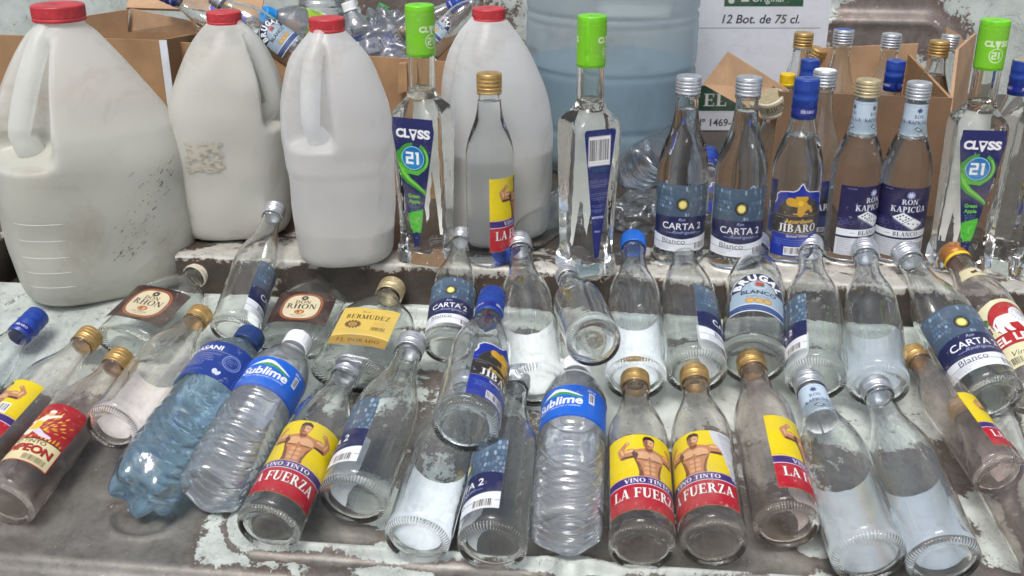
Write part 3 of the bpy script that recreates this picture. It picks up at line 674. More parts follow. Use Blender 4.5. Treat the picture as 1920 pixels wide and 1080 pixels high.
def art_class_cap():
    a = Art(104, 50, '#7fcf24', .42)
    for cx in (-26, 26):
        clvss(a, cx, 29, 6.6, '#e6f4d0', 31); a.ring(cx, 15, 8.6, 8.6, 1.0, '#e6f4d0')
        for (x0, y0, x1, y1) in ((-5.4, 2.6, 0, 4.2), (-1.7, -.6, 0, 4.2), (-5.4, -.8, 0, .8), (-5.4, -4.2, -3.7, .8), (-5.4, -4.2, 0, -2.6), (1.6, 2.6, 3.6, 4.2), (2.2, -4.2, 4.0, 4.2)): a.rect(cx + x0, 15 + y0, cx + x1, 15 + y1, '#e6f4d0')
    for x in range(-48, 50, 12): a.fine(x, 45, x + 8, 46.5, 1, '#c4e890', x + 99, .35)
    return a
def art_jibaro():
    a = Art(62, 82, '#12309c', .40)
    top = [(-31, 0), (31, 0), (31, 58), (29, 62), (29.5, 67), (25, 71), (17, 72.5), (9, 73), (5, 75), (2, 80), (0, 82), (-2, 80), (-5, 75), (-9, 73), (-17, 72.5), (-25, 71), (-29.5, 67), (-29, 62), (-31, 58)]
    a.keep(top)
    edge = [(x*.985, y) for x, y in top[2:]]
    for (p, q) in zip(edge[:-1], edge[1:]): a.limb([p, q], [1.1, 1.1], '#d8dce4')
    a.ell(0, 46, 27, 21, '#4a4440'); a.ell(0, 46, 26.2, 20.2, '#35302c')
    a.rect(-31, 26, 31, 46, '#2e2a28'); a.rect(-31, 45.5, 31, 46.1, '#8a8070'); a.rect(-31, 25.4, 31, 26.2, '#8a8070')
    for p, r in (([(-12, 61), (-4, 60)], [4.6, 4.2]), ([(0, 62), (4, 56)], [5, 5.5]), ([(4, 58), (11, 55), (14, 51)], [2.4, 2.2, 1.8]), ([(2, 55), (1, 49)], [5, 4]), ([(-7, 48), (9, 48)], [.8, .8]), ([(-4, 65), (6, 65)], [2.4, 2.4])): a.limb(p, r, '#d8a418')
    a.ell(0, 60, 3, 3, '#f0c43c')
    a.text('Aguardiente', 1, 40, 4.6, '#d8b048', bold=.03, width=34); a.fine(-28, 42, -18, 44, 1, '#c8ccd8', 3, .35)
    a.text('JÍBARO', .7, 31.3, 8.6, '#0c0c10', 'serif', width=47); a.text('JÍBARO', 0, 32.0, 8.6, '#f4f4f4', 'serif', width=47)
    a.text('Spiced White', 0, 23.4, 2.8, '#e0dcc8', shear=.2, bold=.02, width=26)
    a.fine(-26, 12.5, 27, 20, 3, '#8fa8e4', 4, .4, 'center'); a.barcode(-14, 1.6, 18, 11, 5)
    return a
def art_jibaro_dark():
    a = Art(62, 72, '#20306c', .42); a.rect(-31, 26, 31, 50, '#24283c'); a.text('JÍBARO', 0, 36, 9, '#dfe4ee', 'serif', width=48)
    a.fine(-24, 8, 24, 24, 5, '#6c84c4', 3, .4, 'center'); a.barcode(-12, 1.5, 10, 8, 5); return a
def art_kapicua():
    a = Art(76, 78, '#221e4e', .40)
    rg = random.Random(6)
    for _ in range(26): a.ring(rg.uniform(-36, 36), rg.uniform(32, 42), rg.uniform(2, 4), rg.uniform(2, 3), .4, '#5a5690')
    for k in range(9): t = R(k*40); a.ell(2 + 3.2*math.cos(t), 70 + 2.6*math.sin(t), 1.8, .9, '#aab4dc', k*40)
    a.ell(2, 70, 2.4, 2.2, '#d0d8f0')
    a.text('RON', 2, 62.5, 5.6, '#e6e9f4', 'serif', width=19); a.text('KAPICÚA', 2, 54.2, 6.4, '#e6e9f4', 'serif', width=42)
    o = [(-16, 45), (-4, 50.5), (21, 38), (9, 31.5)]
    a.poly([(x + .6, y - 1.8) for x, y in o], '#8c92a4'); a.poly(o, '#f0f4f6')
    a.poly([(2.1, 48.0), (2.9, 47.6), (-2.9 + 5.2 - 12, 0), (0, 0)], '#f0f4f6', 0)
    a.limb([(8.2, 44.0), (-3.2, 38.4)], [.35, .35], '#2c3040')
    for u, v in ((.12, .25), (.12, .5), (.12, .75), (.26, .25), (.26, .75), (.38, .25), (.38, .5), (.38, .75), (.62, .3), (.9, .72), (.76, .5)):
        a.ell(-16 + 25*u + 12*v, 45 - 13.5*u + 5.5*v - 0, 1.15, .85, '#1c2030')
    a.rect(-38, 22.2, 38, 29.8, '#e6ebf0'); a.rect(-38, 19.9, 38, 21.2, '#16162e'); a.text('BLANCO', 2, 26, 4.8, '#2c3244', 'serif', width=30)
    a.rect(-22, 25.6, -16, 26.1, '#4a5060'); a.rect(20, 25.6, 26, 26.1, '#4a5060')
    a.rect(-38, 0, 38, 19.8, '#cfd3da'); a.fine(-35, 1, 8, 19, 9, '#4c5060', 3, .5); a.barcode(14, 5, 34, 17, 9, '#dfe3e8'); a.fine(14, 1, 34, 4, 2, '#4c5060', 5, .4)
    a.fine(-30, 74, -20, 76, 1, '#aab4dc', 3, .4); a.fine(24, 74, 34, 76, 1, '#aab4dc', 4, .4)
    return a
def art_kapicua_sleeve():
    a = Art(92, 40, '#c4d6e6', .40)
    for cx in (-30, 0, 30):
        for k in range(7): t = R(k*51); a.ell(cx + 2.4*math.cos(t), 32 + 2.0*math.sin(t), 1.5, .8, '#2c3c70', k*51)
        a.ell(cx, 32, 1.9, 1.7, '#3a4a80')
        a.text('RON', cx, 24.5, 4.4, '#26345e', 'serif', width=12); a.text('KAPICÚA', cx, 17.6, 4.6, '#26345e', 'serif', width=25)
        o = [(cx - 4.5, 9.5), (cx - 1, 12), (cx + 6, 8), (cx + 2.4, 5)]; a.poly(o, '#262c3c'); a.poly([(cx + (x - cx - .7)*.7 + .7, 8.7 + (y - 8.7)*.62) for x, y in o], '#eef2f6')
    a.rect(-46, 36.5, 46, 37, '#93a8c0')
    return a
def art_brugal():
    a = Art(64, 62, '#9fb4c4', .40)
    th = np.linspace(0, np.pi, 30); a.keep([(-32, 0), (32, 0), (32, 34)] + [(32*math.cos(t), 34 + 27.5*math.sin(t)) for t in th] + [(-32, 34)])
    a.ring(0, 34, 32, 28, 14, '#1c2848', 0, 180); a.ring(0, 34, 32, 28, 1.0, '#dfe6ee', 0, 180); a.rect(-32, 26, -30.8, 36, '#1c2848'); a.rect(30.8, 26, 32, 36, '#1c2848')
    for ch, t in zip('BRUGAL', (160, 133, 107, 80, 53, 26)):
        t2 = R(t); a.text(ch, 24.6*math.cos(t2), 34 + 20.6*math.sin(t2), 9.5, '#f2f4f8', bold=.05, rot=t - 90)
    a.poly([(-4, 40), (5, 40), (5, 46.5), (-4, 46.5)], '#c8372c'); a.poly([(-4, 40), (5, 40), (5, 44), (0, 41.5)], '#2c5c3c'); a.ring(0, 43, 8, 7, .6, '#dfe6ee')
    a.text('BLANCO', 0, 30.5, 5.8, '#1c2434', bold=.03, width=38); a.text('ESPECIAL', 0, 23.6, 2.6, '#5c6c7c', 'serif', width=26)
    for x in (-9, 0, 9): a.ell(x, 17, 5, 4.2, '#b08844'); a.ell(x, 17, 3.8, 3.1, '#cfa860')
    a.rect(-32, 1.5, 32, 10, '#2c4680'); a.fine(-28, 2.5, 28, 9, 2, '#a9bcdc', 3, .4, 'center'); a.rect(-32, 10.6, 32, 11.4, '#e6ecf2'); a.rect(-32, 0, 32, 1.4, '#d4dce4')
    return a
def art_leon():
    a = Art(84, 92, '#e2dcb4', .42)
    a.keep([(-42, 0), (42, 0), (42, 78), (30, 84), (12, 91), (0, 92), (-12, 91), (-30, 84), (-42, 78)])
    for x, sg in ((-31, 1), (31, -1)):
        for k in range(8): a.ell(x + (k % 3 - 1)*3.4, 68 - (k // 3)*4, 3.2, 2.8, ('#2f6a2c', '#4c8c3c')[k % 2])
        for k in range(9): a.ell(x + sg + (k % 3 - 1)*2.6, 57 - (k // 3)*3, 1.7, 1.6, ('#5c2434', '#7a3040')[k % 2])
    a.ell(0, 62, 25, 25, '#7c1018'); a.ell(0, 62, 24, 24, '#b41c20')
    W, S = '#eef0f2', '#b4bcc8'
    a.limb([(-13, 62), (-2, 63), (6, 65)], [6.0, 6.4, 7], W); a.ell(8, 69, 9.6, 10.6, W); a.ell(11, 71, 4.8, 5.4, '#d4dae2')
    for p, r in (([(-15, 60), (-17, 50), (-15, 43)], [4, 2.8, 2.2]), ([(-11, 60), (-9, 50), (-6, 45)], [3.6, 2.6, 2.2]), ([(6, 60), (9, 50), (9, 43)], [4, 2.8, 2.4]), ([(10, 60), (16, 51), (18, 44)], [3.4, 2.6, 2.2]), ([(-18, 64), (-22, 58), (-21, 51)], [1.1, .9, 1.5])): a.limb(p, r, W)
    for k in range(16): t = R(k*22.5); a.limb([(8 + 5*math.cos(t), 69 + 6*math.sin(t)), (8 + 9*math.cos(t), 69 + 10*math.sin(t))], [.4, .4], S)
    a.ell(10, 72, .8, .8, '#303840'); a.ell(14, 72, .8, .8, '#303840'); a.ell(12.4, 68.4, 1.5, 1.0, '#404850')
    a.poly([(-42, 24), (-30, 26.5), (0, 29), (30, 26.5), (42, 24), (42, 40), (30, 43), (0, 46), (-30, 43), (-42, 40)], '#7c1018')
    a.poly([(-42, 25), (-30, 27.5), (0, 30), (30, 27.5), (42, 25), (42, 39), (30, 42), (0, 45), (-30, 42), (-42, 39)], '#b41c20')
    a.text('EL LEÓN', 0, 34.6, 10, '#f6f4ee', bold=.03, width=58, arc=3.2)
    a.text('Vino Tinto', 2, 17, 7, '#5c4a34', shear=.35, width=44); a.barcode(-34, 2, -12, 13, 9, '#e2dcb4', '#3a3026'); a.fine(2, 3, 36, 10, 3, '#7a6a4c', 4, .45)
    return a
def art_leon_neck():
    a = Art(58, 20, '#dcd6b0', .42); a.rect(-29, 0, 29, 1.4, '#b8a468'); a.rect(-29, 18.6, 29, 20, '#b8a468'); a.limb([(-8, 9), (0, 12), (8, 9)], [2, 3, 2], '#46342c'); a.ell(4, 12, 3.5, 2.6, '#eef0f2'); a.ell(-8, 10, 3, 3, '#7a2c24'); return a
def art_sheet(w, h, c='#d4d6dc', seed=1, marks=True):
    a = Art(w, h, c, .8)
    if marks: a.fine(-w*.2, h*.12, w*.1, h*.16, 1, '#8c90a0', seed, .5)
    return a
def art_ring_text(txt, w, h, bg, ink, n=2, hgt=4.6, font='serif', tw=None):
    a = Art(w, h, bg, .40)
    for k in range(n): a.text(txt, -w/2 + (k + .5)*w/n, h*.5, hgt, ink, font, width=tw)
    return a
def art_old_patch(w, h, seed, paper=True):
    """what is left of a worn label: cream paper or only glue, grime and broken blue print"""
    a = Art(w, h, '#bcb8a8' if paper else '#b9b7aa', .6); rg = random.Random(seed)
    for _ in range(110): a.ell(rg.uniform(-w/2, w/2), rg.uniform(0, h), rg.uniform(.6, 5), rg.uniform(.3, 1.4), rg.choice(('#7d705a', '#a59c88', '#c9c4b6', '#8f8672')), rg.uniform(-30, 30), .55, 12)
    if paper:
        for _ in range(26): a.cut(_blob(rg, rg.choice((-1, 1)) * w/2 + rg.uniform(-3, 3), rg.uniform(0, h), rg.uniform(1, 4)))
        for _ in range(26): a.cut(_blob(rg, rg.uniform(-w/2, w/2), rg.choice((0, h)) + rg.uniform(-2, 2), rg.uniform(1, 4)))
        for _ in range(16): a.cut(_blob(rg, rg.uniform(-w/2, w/2), rg.uniform(0, h), rg.uniform(.8, 3.2)))
        return a
    a.a[:] = 0
    def spot(pts, c):
        r = a.mask(pts)
        if r: a.a[r[0]][r[1]] = 1; a.poly(pts, c)
    for _ in range(420):                                            # streaks of grime following the rubbed edge of the old label
        t = rg.random(); x = w * (.42 - .85 * t) + rg.gauss(0, w * .13); y = h * (1 - t) + rg.gauss(0, 4); L_ = rg.uniform(.5, 4.5) * rg.random()
        dx, dy = L_ * .8, L_ * .6; wd = rg.uniform(.15, .5); spot([(x - dx, y - dy - wd), (x + dx, y + dy - wd), (x + dx * .8, y + dy + wd), (x - dx * .9, y - dy + wd)], rg.choice(('#6f6450', '#8d8470', '#a39a86', '#5c5244', '#b0a998')))
    for k in range(7):
        x = rg.uniform(-w * .25, w * .3); y = h * (.15 + .12 * k); L_ = rg.uniform(4, 12); spot([(x, y), (x + L_, y + L_ * .72), (x + L_, y + L_ * .72 + .8), (x, y + .8)], rg.choice(('#4a608f', '#5c6f98', '#39414f')))
    return a
def _blob(rg, cx, cy, r):
    return [(cx + r*rg.uniform(.6, 1.3)*math.cos(t), cy + r*rg.uniform(.4, 1.0)*math.sin(t)) for t in np.linspace(0, 2*np.pi, 9, endpoint=False)]

# ------------------------------------------------------------------ scene graph helpers
C = scene.collection.objects
def root(name, label, cat, mtx=None, group=None):
    o = bpy.data.objects.new(name, None); C.link(o); o.empty_display_size = 0.02
    if mtx is not None: o.matrix_world = mtx
    o['label'] = label; o['category'] = cat
    if group: o['group'] = group
    return o
def part(name, me, parent, label=None):
    o = bpy.data.objects.new(name, me); C.link(o); o.parent = parent
    if label: o['label'] = label
    return o

# ------------------------------------------------------------------ truck bed, tailgate and back wall
truck = root('pickup_truck', 'old pickup with its tailgate let down, pale paint peeling to grey metal and rust', 'pickup truck', TM)
def sstep(a, b, x): t = np.clip((x - a) / (b - a), 0, 1); return t * t * (3 - 2 * t)
def fnoise(x, y, seed=0, sc=1.0, octs=4):
    rs = np.random.RandomState(seed); out = np.zeros_like(x); amp = 1; f = sc
    for _ in range(octs):
        ph = rs.uniform(0, 6.28, 6); k = rs.normal(size=(6, 2)) * f
        for j in range(6): out += amp * np.sin(k[j, 0]*x + k[j, 1]*y + ph[j]) / 6
        amp *= .55; f *= 2.1
    return out
def sheet_mesh(name, us, vs_, P, m, paint, thick_edge=None):
    nu, nv = len(us), len(vs_); V = np.stack([p.ravel() for p in P], 1)
    i = (np.arange(nu - 1)[None, :] + (np.arange(nv - 1) * nu)[:, None]).ravel()
    me = bpy.data.meshes.new(name); me.from_pydata(V.tolist(), [], np.stack([i, i+1, i+1+nu, i+nu], 1).tolist())
    me.materials.append(M[m]); me.polygons.foreach_set('use_smooth', [True] * len(me.polygons))
    a = me.attributes.new('paint', 'FLOAT', 'POINT'); a.data.foreach_set('value', paint.ravel().astype(np.float32)); me.update(); return me
def tg_uv(px, py):
    q = TMI @ hit(px, py, G_P0, G_N); return q.x, -(q.y + 0.012) / math.cos(SLOPE)
EXT_V = tg_uv(300, 1078)[1]
u = np.arange(-1.15, 1.05, 0.0035); v = np.concatenate([np.arange(-0.016, EXT_V, 0.0032), EXT_V + np.array([.004, .012, .02, .03, .05, .08])])
U, V = np.meshgrid(u, v)
h = np.zeros_like(U)
# stamped panel: sunken field with a raised, rounded lip
cx0, cv0 = tg_uv(430, 1015); pv0 = tg_uv(900, 590)[1]; cx1 = tg_uv(1930, 900)[0]
hx, hv = (cx1 - cx0) / 2, (cv0 - pv0) / 2; mx_, mv_ = (cx0 + cx1) / 2, (cv0 + pv0) / 2; rr = .03
qx = np.abs(U - mx_) - hx + rr; qv = np.abs(V - mv_) - hv + rr
sdf = np.sqrt(np.maximum(qx, 0)**2 + np.maximum(qv, 0)**2) + np.minimum(np.maximum(qx, qv), 0) - rr
h += .0085 * np.exp(-((sdf) / .0055)**2) - .0075 * sstep(.004, -.014, sdf) - .0025 * np.exp(-((sdf - .015) / .006)**2)
# ribs pressed into the panel
for ru in np.linspace(cx0 + .1, cx1 - .08, 6): h += .0022 * np.exp(-((U - ru) / .012)**2) * sstep(-.02, -.05, sdf)
# oval dimple left of the panel, bolt hole at the lip
du, dv = tg_uv(268, 972); d = np.sqrt(((U - du) / .031)**2 + ((V - dv) / .021)**2); h += -.004 * sstep(1.05, .75, d) + .0018 * np.exp(-((d - 1.12) / .14)**2)
hu, hv_ = tg_uv(1066, 1072); d2 = np.sqrt((U - hu)**2 + (V - hv_)**2); h += -.010 * sstep(.012, .0095, d2) + .003 * np.exp(-((d2 - .022) / .007)**2)
ridge = sstep(EXT_V - .012, EXT_V - .004, V); h -= .003 * ridge
over = np.maximum(V - EXT_V, 0); h -= over * .9
h += .0009 * fnoise(U, V, 3, 14)
yy = -0.012 - V * math.cos(SLOPE); zz = -0.052 - V * math.sin(SLOPE)
PX, PY, PZ = U + 0 * h, yy - h * math.sin(SLOPE), zz + h * math.cos(SLOPE)
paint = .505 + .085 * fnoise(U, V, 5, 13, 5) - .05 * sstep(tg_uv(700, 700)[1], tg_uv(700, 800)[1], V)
lu = tg_uv(420, 900)[0]; lv = tg_uv(100, 760)[1]
paint -= .16 * sstep(lu + .02, lu - .06, U) * sstep(lv - .03, lv + .06, V)        # rubbed bare at the left corner
paint += .06 * sstep(lv, lv - .06, V)
for (ax, ay, bx, by, s, w) in ((250, 960, 300, 990, .17, .022), (420, 940, 400, 1040, .14, .022), (450, 1040, 800, 1075, .10, .016), (1000, 1060, 1130, 1060, .14, .02), (700, 930, 740, 1000, .12, .03), (1200, 760, 1240, 820, .1, .05), (1560, 740, 1640, 800, .1, .05), (1850, 950, 1900, 1060, .12, .03), (1530, 1030, 1545, 1070, .14, .02)):
    a0 = np.array(tg_uv(ax, ay)); b0 = np.array(tg_uv(bx, by)); ab = b0 - a0; t = np.clip(((U - a0[0])*ab[0] + (V - a0[1])*ab[1]) / (ab @ ab + 1e-9), 0, 1)
    dd = np.sqrt((U - a0[0] - t*ab[0])**2 + (V - a0[1] - t*ab[1])**2); paint += s * np.exp(-(dd / w)**2)
for (ax, ay, s, w) in ((1400, 1050, .16, .05), (600, 1010, .10, .04), (1290, 860, .12, .06), (560, 930, .10, .05), (1020, 900, .14, .06), (300, 1010, .12, .05), (1650, 900, .12, .06)):
    a0 = tg_uv(ax, ay); paint -= s * np.exp(-(((U - a0[0])**2 + (V - a0[1])**2) / w**2))
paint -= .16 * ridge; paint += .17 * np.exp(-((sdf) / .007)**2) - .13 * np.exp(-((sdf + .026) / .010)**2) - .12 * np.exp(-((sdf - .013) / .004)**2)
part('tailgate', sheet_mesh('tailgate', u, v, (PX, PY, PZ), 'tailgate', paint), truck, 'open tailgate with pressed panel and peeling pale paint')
# load floor: rolled front edge, dropping face; a lower pocket where the biggest jug stands
def floor_piece(x0, x1, name, label=None):
    us = np.arange(x0, x1 + .001, .004); prof = []
    for k in range(7): prof.append((.004 * 0 + 0.0, -.060 + .0088 * k))
    for k in range(6): t = k / 5 * math.pi / 2; prof.append((.007 - .007 * math.cos(t), -.007 + .007 * math.sin(t)))
    y = .012
    while y < .30: prof.append((y, 0.0)); y += .006
    while y < 1.05: prof.append((y, 0.0)); y += .03
    A = np.array(prof); Uf = np.tile(us, (len(A), 1)); Y = np.tile(A[:, :1], (1, len(us))); Zf = np.tile(A[:, 1:], (1, len(us)))
    wob = .0016 * fnoise(Uf, Y, 8, 16); Zf = Zf + np.where(Y > .004, wob * .6 - .0012, 0); Y = Y + np.where(Zf < -.003, wob, 0) + .0022 * fnoise(Uf, Zf * 3, 12, 11) * (Zf < -.002)
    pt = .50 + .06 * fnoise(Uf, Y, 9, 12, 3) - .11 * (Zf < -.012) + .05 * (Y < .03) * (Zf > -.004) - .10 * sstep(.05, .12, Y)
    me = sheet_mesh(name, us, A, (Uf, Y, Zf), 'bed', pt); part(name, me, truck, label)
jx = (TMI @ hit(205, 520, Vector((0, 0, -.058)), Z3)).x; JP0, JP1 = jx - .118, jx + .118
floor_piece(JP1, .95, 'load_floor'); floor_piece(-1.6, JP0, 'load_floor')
mb = MB(); mb.box((JP0 - .002, -.004, -.090), (JP1 + .002, .40, -.058), 'bed'); mb.box((JP0 - .002, .40, -.090), (JP1 + .002, 1.05, -.003), 'bed'); mb.box((JP0 - .005, .001, -.09), (JP0 - .001, .40, -.002), 'bed'); mb.box((JP1 + .001, .001, -.09), (JP1 + .005, .40, -.002), 'bed')
part('sunken_pocket', mb.mesh('sunken_pocket'), truck)
# front wall of the load bed: painted sheet with a rounded pressing
WY = 1.02
us = np.arange(-1.6, 1.6, .006); zs = np.arange(-.05, .9, .006); Uw, Zw = np.meshgrid(us, zs)
wl_p = TMI @ at(1795, 60, 2.02); w1 = wl_p.x
qx = np.abs(Uw - (w1 - .35)) - .35 + .05; qz = np.abs(Zw - (.02)) - .122 + .05
sd_ = np.sqrt(np.maximum(qx, 0)**2 + np.maximum(qz, 0)**2) + np.minimum(np.maximum(qx, qz), 0) - .05
Yw = WY - .020 * sstep(.012, -.012, sd_) - .010 * np.exp(-(sd_ / .010)**2)
ptw = .60 + .04 * fnoise(Uw, Zw, 4, 5, 3)
def wall_xz(px, py): q = TMI @ at(px, py, 2.15); return q.x, q.z
for (px, py, s, w) in ((1680, 15, .22, .075), (1760, 60, .08, .05), (1600, 60, .18, .06), (780, 20, .15, .07), (880, 25, .12, .06), (700, 10, .12, .06), (960, 40, .10, .05)):
    x_, z_ = wall_xz(px, py); ptw -= s * np.exp(-(((Uw - x_)**2 + (Zw - z_)**2) / w**2))
part('front_wall', sheet_mesh('front_wall', us, zs, (Uw, Yw, Zw), 'wall', ptw), truck)

g = MB(); g.add([(-30, -30, -.86), (30, -30, -.86), (30, 30, -.86), (-30, 30, -.86)], [[0, 1, 2, 3]], 'ground', False)
go = bpy.data.objects.new('ground', g.mesh('ground')); C.link(go); go['kind'] = 'structure'
# ------------------------------------------------------------------ bottles
mm = .001
CARTA = dict(H=228, prof=[(.1, 3.2), (12, 3.0), (21, 1.6), (25.5, .2), (28.2, .6), (30.3, 2.8), (31, 7), (31, 30), (31, 70), (31, 108), (30.6, 118), (28.6, 131), (24.6, 146), (19.6, 160), (16, 173), (14, 186), (13.1, 198), (13.0, 203), (14.4, 204.5), (14.4, 207), (12.9, 208.5), (12.9, 226)], t=2.6, cap=(14.7, 208.6, 229), R=31)
WINE = dict(H=226, prof=[(.1, 3.2), (12, 3.0), (20, 1.6), (23.5, .2), (26, .6), (27.9, 2.8), (28.4, 7), (28.4, 40), (28.4, 90), (28.4, 126), (27.9, 136), (25.6, 148), (21.4, 161), (17.2, 173), (14.4, 185), (13.2, 196), (12.8, 202), (14.2, 203.5), (14.2, 206), (12.7, 207.5), (12.7, 224)], t=2.4, cap=(14.4, 204.5, 227), R=28.4)
JIB = dict(H=228, prof=CARTA['prof'], t=2.6, cap=(15.0, 181, 229), R=31)
BRU = dict(H=205, prof=[(.1, 3.2), (12, 3.0), (21, 1.6), (26.5, .2), (29.2, .6), (31.6, 2.8), (32.4, 7), (32.4, 30), (32.4, 70), (32.4, 105), (31.6, 120), (28.8, 136), (23.4, 151), (17.4, 162), (14.2, 170), (13.1, 176), (13.0, 181), (14.4, 182.5), (14.4, 185), (12.9, 186.5), (12.9, 203)], t=2.6, cap=(15.2, 186, 206), R=32.4)
FLASK = dict(H=160, prof=[(.1, .1, 2.6), (14, 7, 2.4), (28, 13, 1.4), (35, 17, .2), (40, 20.5, .8), (43, 22.4, 3.6), (44, 23, 9), (44, 23, 36), (44, 23, 66), (44, 23, 86), (42.6, 22.6, 96), (37, 21, 107), (27.5, 18.2, 117), (19, 15.6, 124.5), (14.8, 13.9, 131), (13.2, 13.2, 137), (13.8, 13.8, 138.6), (13.8, 13.8, 140.6), (12.8, 12.8, 142), (12.8, 12.8, 158)], t=2.6, cap=(15.2, 140.5, 161), R=23, ell=True)
def sec_flask(th, rx, ry, z):
    k = np.clip((rx - 13) / 20, 0, 1); e = 2 / (2 + 1.1 * k); c, s = np.cos(th), np.sin(th)
    return rx * np.sign(c) * np.abs(c)**e, ry * np.sign(s) * np.abs(s)**e
def outer_curve(k):
    P = [p if len(p) == 3 else (p[0], p[0], p[1]) for p in k['prof']]
    return np.array(catmull(P, 4)) * mm
def bottle_glass(kind, m, fill=None, seg=64):
    k = kind; O = outer_curve(k); zt = O[-1, 2]; t = k['t'] * mm
    zz = O[:, 2]; up = [i for i in range(len(O)) if i > np.argmin(zz[:24]) ]
    zi = O[up, 2]; rx = np.interp(np.linspace(0, 1, 2), [0, 1], [0, 1])
    f = lambda z: (np.interp(z, zi, O[up, 0]) - t, np.interp(z, zi, O[up, 1]) - t)
    I = []
    z0 = .0085 if fill is None else fill * mm
    zs_ = [z for z in np.linspace(zt, z0, 46)]
    for z in zs_: a, b = f(z); a = max(a, .0085); b = max(b, .0085); I.append([a, b, z])
    if fill is None:
        a, b, z = I[-1]; I[-1] = [a - .0006, b - .0006, z]
        I += [[a - .0022, b - .0022, z - .0017], [a * .80, b * .80, z - .0024], [a * .5, b * .5, z - .0014], [a * .25, b * .25, z - .0004], [.0001, .0001, z]]
    else:
        a, b, z = I[-1]; I += [[a * .96, b * .96, z - .0008], [a * .8, b * .8, z - .0012], [.0001, .0001, z - .0013]]
    P = [tuple(p) for p in O] + [tuple(p) for p in I]
    mb = MB(); lathe(mb, P, m, seg, sec_flask if k.get('ell') else None); return mb
def surf_round(kind, z0, roll=0.0, off=.00035, ys=1.0, xs=1.0):
    O = outer_curve(kind); i = np.argmin(O[:24, 2]); zi, ri = O[i:, 2], O[i:, 0]; R0 = kind['R'] * mm
    def f(X, Y):
        z = z0 * mm + Y * ys; r = np.interp(z, zi, ri) + off; a = X * xs / R0 + R(roll); return r * np.sin(a), -r * np.cos(a), z
    return f
def surf_neck(r, z0, roll=0.0, slope=0.0):
    return lambda X, Y: ((r + slope*Y) * np.sin(X / r + R(roll)), -(r + slope*Y) * np.cos(X / r + R(roll)), z0 + Y)
def surf_flask(z0, off=.0004):
    rx, ry, n = .044, .023, 3.1
    return lambda X, Y: (X, -(ry * (1 - np.abs(X / rx)**n)**(1 / n) + off), z0 * mm + Y)
def cap_mesh(name, m, r, z0, z1, style='screw', top_m=None, art=None, art_z=None, band=None):
    mb = MB(); H_ = z1 - z0; P = []
    if style == 'screw':
        P = [(r - .3, z0), (r + .15, z0 + .25), (r + .2, z0 + 1.3), (r - .25, z0 + 1.8)]
        g = z0 + H_ * .24
        P += [(r - .15, g - .6), (r + .25, g), (r + .3, g + .9), (r - .5, g + 1.4), (r - .5, g + 2.0)]
        n = 3; a0 = g + 2.2; a1 = z1 - 1.8; st = (a1 - a0) / n
        for k in range(n): P += [(r - .35, a0 + st*(k + .02)), (r + .35, a0 + st*(k + .3)), (r + .4, a0 + st*(k + .62)), (r - .2, a0 + st*(k + .93))]
    elif style == 'sleeve':
        P = [(r - .6, z0), (r - .1, z0 + .4), (r, z0 + H_*.44), (r + .7, z0 + H_*.47), (r + .7, z0 + H_*.53), (r, z0 + H_*.56), (r + .05, z0 + H_*.70), (r + .4, z0 + H_*.72), (r + .05, z0 + H_*.74), (r + .4, z0 + H_*.80), (r + .05, z0 + H_*.82), (r, z1 - 2)]
    else:
        P = [(r - .2, z0), (r + .1, z0 + .3), (r + .1, z0 + H_*.2), (r - .3, z0 + H_*.22), (r - .3, z0 + H_*.27), (r, z0 + H_*.3), (r, z1 - 1.6)]
    P += [(r - .1, z1 - 1.2), (r - .6, z1 - .4), (r - 1.6, z1)]
    P = [(a * mm, z * mm) for a, z in P]; top = [(r * .55 * mm, (z1 - .15) * mm), (.0002, (z1 - .2) * mm)]
    inner = [(.0002, (z1 - 1.6) * mm), ((r - 1.4) * mm, (z1 - 1.6) * mm), ((r - 1.2) * mm, z0 * mm)]
    if style == 'pet':                                             # knurled side
        n0 = len(P); sec = lambda th, rx, ry, z: ((rx + (.00025 * np.sign(np.sin(60 * th)) if (z0 + H_*.3) * mm < z < (z1 - 1.8) * mm and rx > .008 else 0)) * np.cos(th), (rx + (.00025 * np.sign(np.sin(60 * th)) if (z0 + H_*.3) * mm < z < (z1 - 1.8) * mm and rx > .008 else 0)) * np.sin(th))
        k0 = [p for p in P]; mid = [(r * mm, (z0 + H_*(.32 + .1*j)) * mm) for j in range(6)]; P = k0[:6] + mid + k0[6:]
        lathe(mb, P + top + inner + [P[0]], m, 120, sec, False, False)
    elif top_m:
        lathe(mb, P, m, 48, None, False, False); lathe(mb, [P[-1]] + top, top_m, 48, None, False, False); lathe(mb, [top[-1]] + inner + [P[0]], m, 48, None, False, False)
    else: lathe(mb, P + top + inner + [P[0]], m, 48, None, False, False)
    if band: lathe(mb, [((r + .45) * mm, band[1] * mm), ((r + .6) * mm, (band[1] + .3) * mm), ((r + .6) * mm, (band[2] - .3) * mm), ((r + .45) * mm, band[2] * mm)], band[0], 48, None, False, False)
    if art: art.build(mb, surf_neck((r + .45) * mm, art_z * mm))
    return mb.mesh(name)
_A = {}
def A(fn, *a, **k):
    key = (fn.__name__, a, tuple(k.items()))
    if key not in _A: _A[key] = fn(*a, **k)
    return _A[key]
_mesh = {}
def cached(key, f):
    if key not in _mesh: _mesh[key] = f()
    return _mesh[key]
def label_mesh(key, art, surf, m='print'):
    def mk(): mb = MB(); art.build(mb, surf, m); return mb.mesh('paper_label')
    return cached(key, mk)
